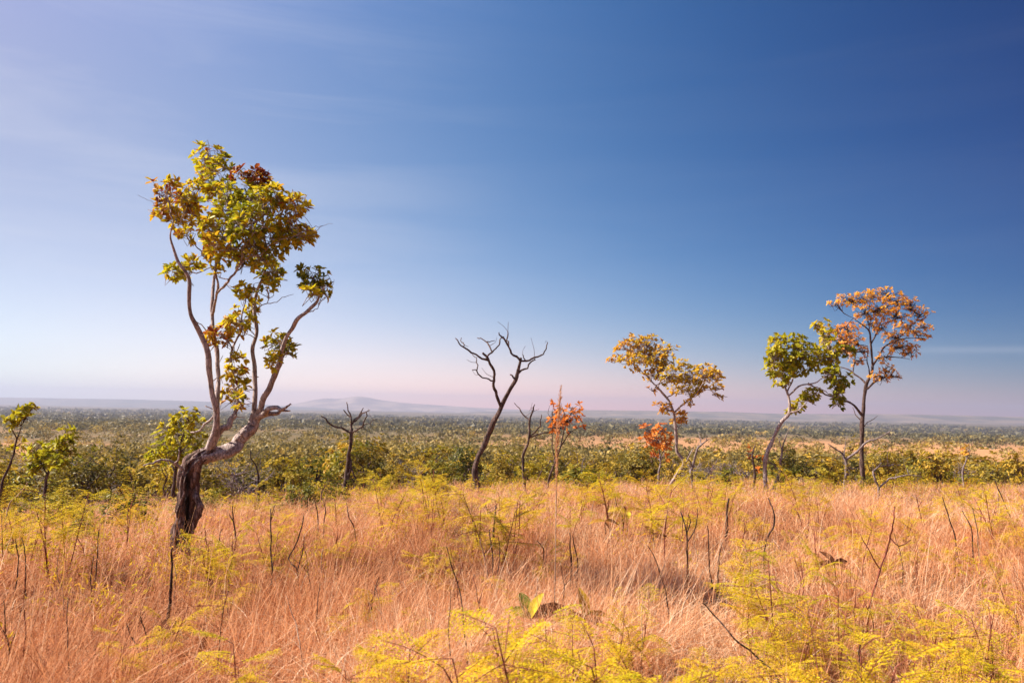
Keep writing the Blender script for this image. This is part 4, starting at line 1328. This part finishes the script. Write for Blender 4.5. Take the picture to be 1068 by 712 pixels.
# ------------------------------------------------------------------ sticks and stems in the grass
def stick(pts, r, mat, label=None, name='burnt_stick', cat='stick', side=(), zb=0.28):
    """pts = photo polyline from the foot up; the foot is where the grass hides it"""
    px, py = pts[0]
    d = (EYE - zb) * F / max(py - hor(px), 30)
    w = np.array([P(a, b, d + 0.05 * k * random.uniform(-1, 1)) for k, (a, b) in enumerate(pts)])
    z0 = gz1(w[0][0], w[0][1])
    org = (w[0][0], w[0][1], z0)
    w = np.vstack([[[w[0][0] + random.uniform(-.03, .03), w[0][1], z0 - 0.05]], w])
    g = Geo()
    rr2 = np.linspace(r, r * 0.45, len(w)) * d / F
    c, rd = tube(g, w, rr2, step=0.04, sides=6, rough=0.12, wob=0.004)
    for s in side:
        ws = np.array([P(a, b, d) for a, b in s])
        ws[0] = c[np.linalg.norm(c - ws[0], axis=1).argmin()]
        tube(g, ws, np.array([r * 0.6, r * 0.3]) * d / F, step=0.04, sides=5, rough=0.1, wob=0.003)
    o = g.obj(name, M[mat], origin=org)
    o.location = org
    tag(o, label or {'bark_burnt': 'thin dark burnt stick standing up out of the dry grass', 'bark_straw': 'pale dry stalk leaning in the grass',
                     'bark_red': 'thin reddish stem standing in the dry grass'}[mat], cat,
        None if label else {'bark_burnt': 'dark sticks in the grass', 'bark_straw': 'pale stalks in the grass', 'bark_red': 'reddish stems in the grass'}[mat])
    return o


stick([(177, 636), (178, 610), (179, 588), (180, 572)], 2.0, 'bark_burnt', 'thick charred post leaning against the foot of the tallest left tree', 'charred_post', 'post')
stick([(283, 606), (283, 570), (282, 531)], 1.2, 'bark_burnt', 'tall straight dark stick right of the tallest tree trunk, ending in the open grass')
stick([(311, 606), (308, 592), (300, 583), (309, 567), (315, 550), (316, 538)], 1.1, 'bark_burnt', 'crooked zigzag dark stick right of the straight dark stick', side=[[(313, 590), (316, 573), (317, 558)]])
stick([(331, 668), (331, 630), (333, 606)], 0.8, 'bark_burnt')
stick([(318, 706), (312, 670), (307, 648), (300, 620)], 0.9, 'bark_straw', 'long pale dry stalk leaning left in the lower left foreground', 'dry_stalk', 'stalk')
stick([(488, 690), (483, 645), (478, 612), (466, 570)], 1.0, 'bark_burnt', 'long dark stick leaning left in the bottom middle of the grass', side=[[(488, 690), (491, 676), (490, 668)]])
stick([(469, 712), (469, 660), (469, 612)], 0.7, 'bark_burnt')
stick([(515, 556), (516, 540), (517, 527)], 1.3, 'bark_burnt')
stick([(514, 600), (513, 575), (511, 552)], 1.0, 'bark_burnt')
stick([(519, 602), (521, 575), (520, 560)], 0.9, 'bark_burnt')
stick([(801, 702), (766, 665), (745, 642), (732, 627)], 1.2, 'bark_burnt', 'slanting dark stick pointing up left in the lower right foreground')
stick([(758, 546), (758, 536), (760, 519)], 1.7, 'bark_burnt', 'short thick black stub in the grass below the ochre tree', 'burnt_stub', 'stub')
stick([(717, 596), (717, 570), (715, 552), (710, 533)], 1.2, 'bark_burnt', 'forked dark stem of bare shoots below the little grey dead tree', side=[[(716, 562), (726, 549), (727, 530)], [(716, 556), (720, 545), (718, 536)]])
stick([(741, 598), (739, 570), (738, 548)], 0.9, 'bark_burnt')
stick([(596, 586), (595, 570), (594, 556)], 1.0, 'bark_burnt')
stick([(603, 594), (600, 575), (598, 560)], 0.9, 'bark_burnt')
stick([(566, 584), (567, 572), (561, 564)], 0.9, 'bark_burnt')
stick([(698, 640), (692, 610), (684, 585), (676, 568)], 0.8, 'bark_burnt')
stick([(798, 568), (807, 548), (806, 532), (801, 519)], 1.2, 'bark_burnt', 'dark curved stick hooking away from the foot of the bright green tree')
stick([(905, 646), (911, 618), (918, 593), (926, 568), (932, 545), (933, 527)], 1.3, 'bark_red', 'red forked stem carrying feathery leaves in the right foreground', 'red_stem', 'stem', side=[[(919, 590), (905, 572), (897, 556)], [(924, 576), (938, 570), (950, 562)]])
stick([(898, 706), (897, 680), (899, 656)], 0.9, 'bark_burnt')
stick([(997, 566), (990, 540), (983, 518)], 0.9, 'bark_burnt')
stick([(1056, 550), (1048, 525), (1038, 502)], 0.9, 'bark_burnt')
stick([(1015, 572), (1012, 550), (1004, 532)], 0.8, 'bark_burnt')
stick([(1021, 575), (1019, 552), (1014, 530)], 0.8, 'bark_burnt')
stick([(812, 712), (800, 694), (788, 684)], 1.0, 'bark_burnt')
stick([(71, 703), (71, 660), (70, 622)], 0.8, 'bark_burnt')
stick([(146, 684), (137, 664), (131, 648)], 0.9, 'bark_burnt')
stick([(226, 694), (231, 655), (236, 618)], 0.8, 'bark_burnt')
stick([(246, 560), (243, 545), (243, 527)], 1.1, 'bark_burnt', side=[[(243, 545), (239, 535)]])
stick([(18, 600), (18, 575), (17, 560)], 0.8, 'bark_burnt')
stick([(27, 602), (26, 580), (23, 560)], 0.8, 'bark_burnt')
stick([(100, 596), (102, 575), (103, 552)], 0.9, 'bark_burnt')
stick([(332, 546), (331, 535), (328, 520)], 0.9, 'bark_burnt')
stick([(338, 548), (339, 534), (338, 522)], 0.9, 'bark_burnt')
stick([(371, 556), (364, 540), (362, 524)], 0.8, 'bark_burnt')
stick([(10, 690), (6, 660), (4, 625)], 1.0, 'bark_burnt', 'dark twiggy stem at the bottom left corner', side=[[(9, 680), (18, 655), (24, 632)], [(7, 668), (0, 650)]])
rng = np.random.default_rng(31)
for k in range(44):
    px = rng.uniform(5, 1063)
    py = hor(px) + rng.uniform(95, 275)
    ln = rng.uniform(18, 46) * (py - hor(px)) / 170
    lx = rng.normal(0, 0.22) * ln
    mt = rng.choice(['bark_burnt', 'bark_red', 'bark_straw'], p=[0.5, 0.25, 0.25])
    sd = [[(px + lx * .5, py - ln * .5), (px + lx * .5 + rng.normal(0, .2) * ln, py - ln * .85)]] if rng.random() < 0.45 else []
    stick([(px, py), (px + lx * .5 + rng.normal(0, 1.5), py - ln * .5), (px + lx, py - ln)], rng.uniform(0.5, 0.9), mt, side=sd)

# tall seeding grass stalk in front of the rust sapling
d = 5.6
x, y = at_px(580, d)
z0 = gz1(x, y)
root = thing('grass_stalk', 'tall single orange grass stalk with a feathery seed head rising past the horizon', 'grass stalk', (x, y, z0))
g = Geo()
w = np.array([[x, y, z0 - 0.03], P(579, 600, d), P(580, 520, d), P(581, 460, d - .03), P(585, 404, d - .05)])
tube(g, w, [0.0045, 0.004, 0.0035, 0.0025, 0.0012], step=0.08, sides=6, rough=0.03)
g.obj('stem', M['bark_straw'], root, origin=(x, y, z0))
g = Geo()
c = spline(w[2:], 0.012)
n = len(c)
rep = 5
cc = np.repeat(c, rep, 0)
up = nrm(np.gradient(c, axis=0)).repeat(rep, 0)
dv = nrm(up * 1.2 + rand_dirs(n * rep) * 0.65)
fade = np.repeat(np.interp(np.arange(n), [0, n * 0.35, n * 0.8, n - 1], [0.35, 0.9, 1.0, 0.5]), rep)
leaves(g, cc, dv, rand_dirs(n * rep), 0.045 * fade, 0.0045 * fade, RNG.uniform(0, 1, n * rep), 0.1, 0.1)
g.obj('seed_head', M['seed'], root, smooth=False, origin=(x, y, z0))


# ------------------------------------------------------------------ big-leaved seedlings and fallen leaves
def seedling(px, py, label, lv, zb=0.3, size=0.2, name='seedling', cat='seedling'):
    d = (EYE - zb) * F / max(py - hor(px), 30)
    x, y = at_px(px, d)
    z0 = gz1(x, y)
    root = thing(name, label, cat, (x, y, z0))
    top = np.array([x, y, z0 + zb])
    g = Geo()
    tube(g, [[x + 0.03, y, z0 - 0.03], [x + 0.01, y, z0 + zb * 0.5], top], [0.006, 0.004], step=0.04, sides=5)
    g.obj('stem', M['bark_burnt'], root, origin=(x, y, z0))
    for (az, el, tn, sc) in lv:
        g = Geo()
        dv = np.array([[math.cos(az) * math.cos(el), math.sin(az) * math.cos(el), math.sin(el)]])
        leaf_strip(g, top, dv[0], size * sc, size * sc * 0.42, tn)
        g.obj('leaf', M['leaf_dry'], root, origin=(x, y, z0))
    return root


def leaf_strip(g, base, dv, L, Wd, tn):
    """one large curled leaf: a grid with a rib, wavy edges and a drooping tip"""
    nv = nrm(np.array([0, -0.5, 0.9]) + RNG.normal(0, 0.3, 3))
    s = nrm(np.cross(dv, nv))
    up = np.cross(s, dv)
    K = 9
    V, T = [], []
    for k in range(K):
        t = k / (K - 1)
        w = Wd * math.sin(math.pi * min(0.98, t * 0.9 + 0.06)) ** 0.8
        c = base + dv * L * t - up * L * 0.35 * t * t
        for e in (-1, -0.5, 0, 0.5, 1):
            V.append(c + s * w * 0.5 * e + up * (abs(e) * w * 0.22 + 0.04 * w * math.sin(t * 17 + e * 3)))
            T.append(np.clip(tn + 0.05 * math.sin(t * 9 + e), 0, 1))
    i, j = np.meshgrid(np.arange(K - 1), np.arange(4), indexing='ij')
    b = i * 5 + j
    g.add(np.array(V), np.stack([b, b + 1, b + 6, b + 5], -1).reshape(-1, 4), None, np.array(T))


seedling(557, 636, 'seedling with upright dark green and yellow leaves and one curled brown leaf, bottom middle', [(2.2, 1.0, 1.0, 1.0), (0.6, 1.2, .8, .9), (0.1, .35, .12, 1.5), (3.0, .5, .95, .8)])
seedling(612, 640, 'seedling with hanging brown and olive leaves right of the dark green one', [(1.6, 1.2, .55, 1.0), (3.4, .1, .1, 1.0), (0.2, .2, .6, 1.0), (-1, .1, .15, .9)])
seedling(654, 534, 'broad-leaved seedling with one glowing yellow leaf under the ochre tree', [(3.0, .25, .58, 1.7), (0.2, .35, .5, 1.7), (-1.5, .0, .82, 1.3), (1.5, .6, .3, 1.2)], size=0.15)
seedling(632, 548, 'low seedling with drooping brown-orange leaves in front of the glowing yellow leaf', [(3.2, .1, .5, 1.3), (0.3, .0, .4, 1.4), (-1.2, -.2, .3, 1.2)], size=0.15)
seedling(682, 554, 'wilted seedling with crumpled dark brown leaves right of the glowing yellow leaf', [(2.4, .8, .1, 1.2), (0.4, .1, .02, 1.3), (-1.2, .1, .08, 1.2), (3.3, .2, .35, 1.0)], size=0.15)
seedling(478, 604, 'spindly seedling with two olive-brown leaves on a dark stem, left of the bottom middle', [(3.1, .2, .4, .9), (0.2, -.1, .45, .9)], size=0.16)
seedling(205, 655, 'withered brown leaf cluster beside the charred post at lower left', [(3.0, .1, .05, 1.5), (0.2, .2, .08, 1.3), (-1.3, .1, .15, 1.0)], zb=0.22)
seedling(222, 688, 'rust-red dry leaf sprig at the lower left', [(1.4, 1.0, .3, 1.0), (3.5, .4, .25, .8), (-1, .3, .3, .9)], zb=0.2, size=0.14)
seedling(652, 706, 'bright rust curled leaf sprig at the very bottom middle', [(1.0, 1.1, .34, 1.2), (2.6, .6, .3, .9), (-1, .3, .2, .9)], zb=0.25, size=0.14)
seedling(868, 590, 'dark withered seedling with shrivelled leaves left of the red forked stem', [(2.6, .9, .05, .9), (3.3, .0, .1, 1.0), (0.2, .3, .08, .9), (-1.3, .2, .12, .8)], size=0.17)

# ------------------------------------------------------------------ light, sky and air
EL = math.radians(41)
AZ = math.radians(-86)      # from the left, a little in front of the camera
S = Vector((math.sin(AZ) * math.cos(EL), math.cos(AZ) * math.cos(EL), math.sin(EL)))
ld = bpy.data.lights.new('sun', 'SUN')
ld.energy = 5.0
ld.angle = math.radians(0.5)
ld.color = (1.0, 0.90, 0.78)
lo = bpy.data.objects.new('sun', ld)
lo.rotation_euler = S.to_track_quat('Z', 'Y').to_euler()
COL.objects.link(lo)

world = bpy.data.worlds.new('World')
scene.world = world
world.use_nodes = True
nt = world.node_tree
N, Lk = nt.nodes, nt.links
N.clear()
out = N.new('ShaderNodeOutputWorld')
bg = N.new('ShaderNodeBackground')
bg.inputs['Strength'].default_value = 0.12
sky = N.new('ShaderNodeTexSky')
sky.sky_type = 'NISHITA'
sky.sun_disc = False
sky.sun_elevation = EL
sky.sun_rotation = AZ
sky.air_density = 1.0
sky.dust_density = 0.6
sky.ozone_density = 2.0
sky.altitude = 400
# the photographer's polariser and the local air tint the sky by direction: colour = sky * exp(k . basis)
SKY_K = [[-0.5814, -0.7508, -0.6634], [-2.1608, -1.0366, -0.6792], [-3.8647, -1.4781, -0.8323], [-4.568, -1.8614, 1.0707], [4.4007, 2.2047, 1.8662], [-3.0963, -1.8356, -1.257], [1.1567, 0.4022, -3.6257], [0.8258, 0.3999, 0.3549], [2.2128, 0.2728, -0.1684]]   # 1, x, z, xz, zz, xx, xzz, h, xh with h = exp(-12 z) (rgb each)


def wmath(op, a, b=None):
    nd = N.new('ShaderNodeMath')
    nd.operation = op
    for k, v in enumerate((a, b)):
        if v is None:
            continue
        if isinstance(v, (int, float)):
            nd.inputs[k].default_value = v
        else:
            Lk.new(v, nd.inputs[k])
    return nd.outputs[0]


wtc = N.new('ShaderNodeTexCoord')
wsep = N.new('ShaderNodeSeparateXYZ')
Lk.new(wtc.outputs['Generated'], wsep.inputs[0])
wx = wmath('MINIMUM', wmath('MAXIMUM', wsep.outputs[0], -0.7), 0.7)
wz = wmath('MINIMUM', wmath('MAXIMUM', wsep.outputs[2], 0.0), 0.55)
terms = [1.0, wx, wz, wmath('MULTIPLY', wx, wz), wmath('MULTIPLY', wz, wz), wmath('MULTIPLY', wx, wx), wmath('MULTIPLY', wmath('MULTIPLY', wz, wz), wx)]
wh_ = wmath('EXPONENT', wmath('MULTIPLY', wz, -12.0))
terms += [wh_, wmath('MULTIPLY', wx, wh_)]
comb = N.new('ShaderNodeCombineColor')
for ch in range(3):
    acc = wmath('ADD', float(SKY_K[0][ch]), 0.0)
    for k in range(1, 9):
        acc = wmath('ADD', acc, wmath('MULTIPLY', terms[k], float(SKY_K[k][ch])))
    Lk.new(wmath('EXPONENT', acc), comb.inputs[ch])
wmul = N.new('ShaderNodeMix')
wmul.data_type = 'RGBA'
wmul.blend_type = 'MULTIPLY'
wmul.clamp_result = False
wmul.inputs[0].default_value = 1.0
Lk.new(sky.outputs[0], wmul.inputs[6])
Lk.new(comb.outputs[0], wmul.inputs[7])
CLOUD = 1.0
cmap = N.new('ShaderNodeMapping')
cmap.inputs['Rotation'].default_value = (0, math.radians(-4), 0)
cmap.inputs['Scale'].default_value = (1.6, 1.2, 15.0)
Lk.new(wtc.outputs['Generated'], cmap.inputs[0])
cn = N.new('ShaderNodeTexNoise')
cn.inputs['Scale'].default_value = 1.3
cn.inputs['Detail'].default_value = 7
cn.inputs['Roughness'].default_value = 0.55
cn.inputs['Distortion'].default_value = 0.6
Lk.new(cmap.outputs[0], cn.inputs['Vector'])
cr_ = ramp(N, [(0.44, (0, 0, 0)), (0.78, (1, 1, 1))])
Lk.new(cn.outputs[0], cr_.inputs[0])
# thin cirrus, thicker to the left (towards the sun), none high on the right
cm_ = wmath('MULTIPLY', cr_.outputs[0], wmath('MINIMUM', wmath('MAXIMUM', wmath('MULTIPLY_ADD', wmath('ADD', wx, 0.16), -3.0), 0.0), 1.0))
cm_ = wmath('ADD', cm_, wmath('MULTIPLY', cr_.outputs[0], 0.09))
# one thin low streak far to the right
st_ = wmath('DIVIDE', wmath('SUBTRACT', wsep.outputs[2], wmath('ADD', wmath('MULTIPLY', wx, -0.02), 0.083)), 0.004)
st_ = wmath('EXPONENT', wmath('MULTIPLY', wmath('MULTIPLY', st_, st_), -1.0))
st_ = wmath('MULTIPLY', st_, wmath('MINIMUM', wmath('MAXIMUM', wmath('MULTIPLY_ADD', wmath('ADD', wx, -0.42), 9.0), 0.0), 1.0))
cm_ = wmath('ADD', cm_, wmath('MULTIPLY', st_, 0.5))
cadd = N.new('ShaderNodeMix')
cadd.data_type = 'RGBA'
Lk.new(wmath('MULTIPLY', cm_, 0.27 * CLOUD), cadd.inputs[0])
Lk.new(wmul.outputs[2], cadd.inputs[6])
cadd.inputs[7].default_value = (3.1, 3.15, 3.5, 1)
Lk.new(cadd.outputs[2], bg.inputs['Color'])
Lk.new(bg.outputs[0], out.inputs[0])

# haze: one closed box of thin air round everything
hz = Geo()
hx, zlo, zhi = 10600.0, -60.0, 160.0
hv = [(sx * hx, sy * hx, z) for z in (zlo, zhi) for sx, sy in ((-1, -1), (1, -1), (1, 1), (-1, 1))]
hz.add(hv, [[3, 2, 1, 0], [4, 5, 6, 7], [0, 1, 5, 4], [1, 2, 6, 5], [2, 3, 7, 6], [3, 0, 4, 7]])
hm, hnt, HN, HL = newmat('thin_haze')
ho = HN.new('ShaderNodeOutputMaterial')
pv = HN.new('ShaderNodeVolumePrincipled')
pv.inputs['Color'].default_value = (0.56, 0.60, 0.78, 1)
pv.inputs['Density'].default_value = 0.00014
pv.inputs['Anisotropy'].default_value = 0.2
HL.new(pv.outputs[0], ho.inputs['Volume'])
tag(hz.obj('haze', hm, smooth=False), 'thin pale haze over the plain', 'haze', kind='stuff')

scene.view_settings.view_transform = 'Standard'
scene.view_settings.look = 'None'
scene.view_settings.exposure = 1.1
scene.view_settings.gamma = 1.0
scene.view_settings.use_curve_mapping = False
scene.cycles.max_bounces = 6
scene.cycles.diffuse_bounces = 3
scene.cycles.transmission_bounces = 4
scene.cycles.volume_bounces = 0
scene.cycles.use_denoising = True
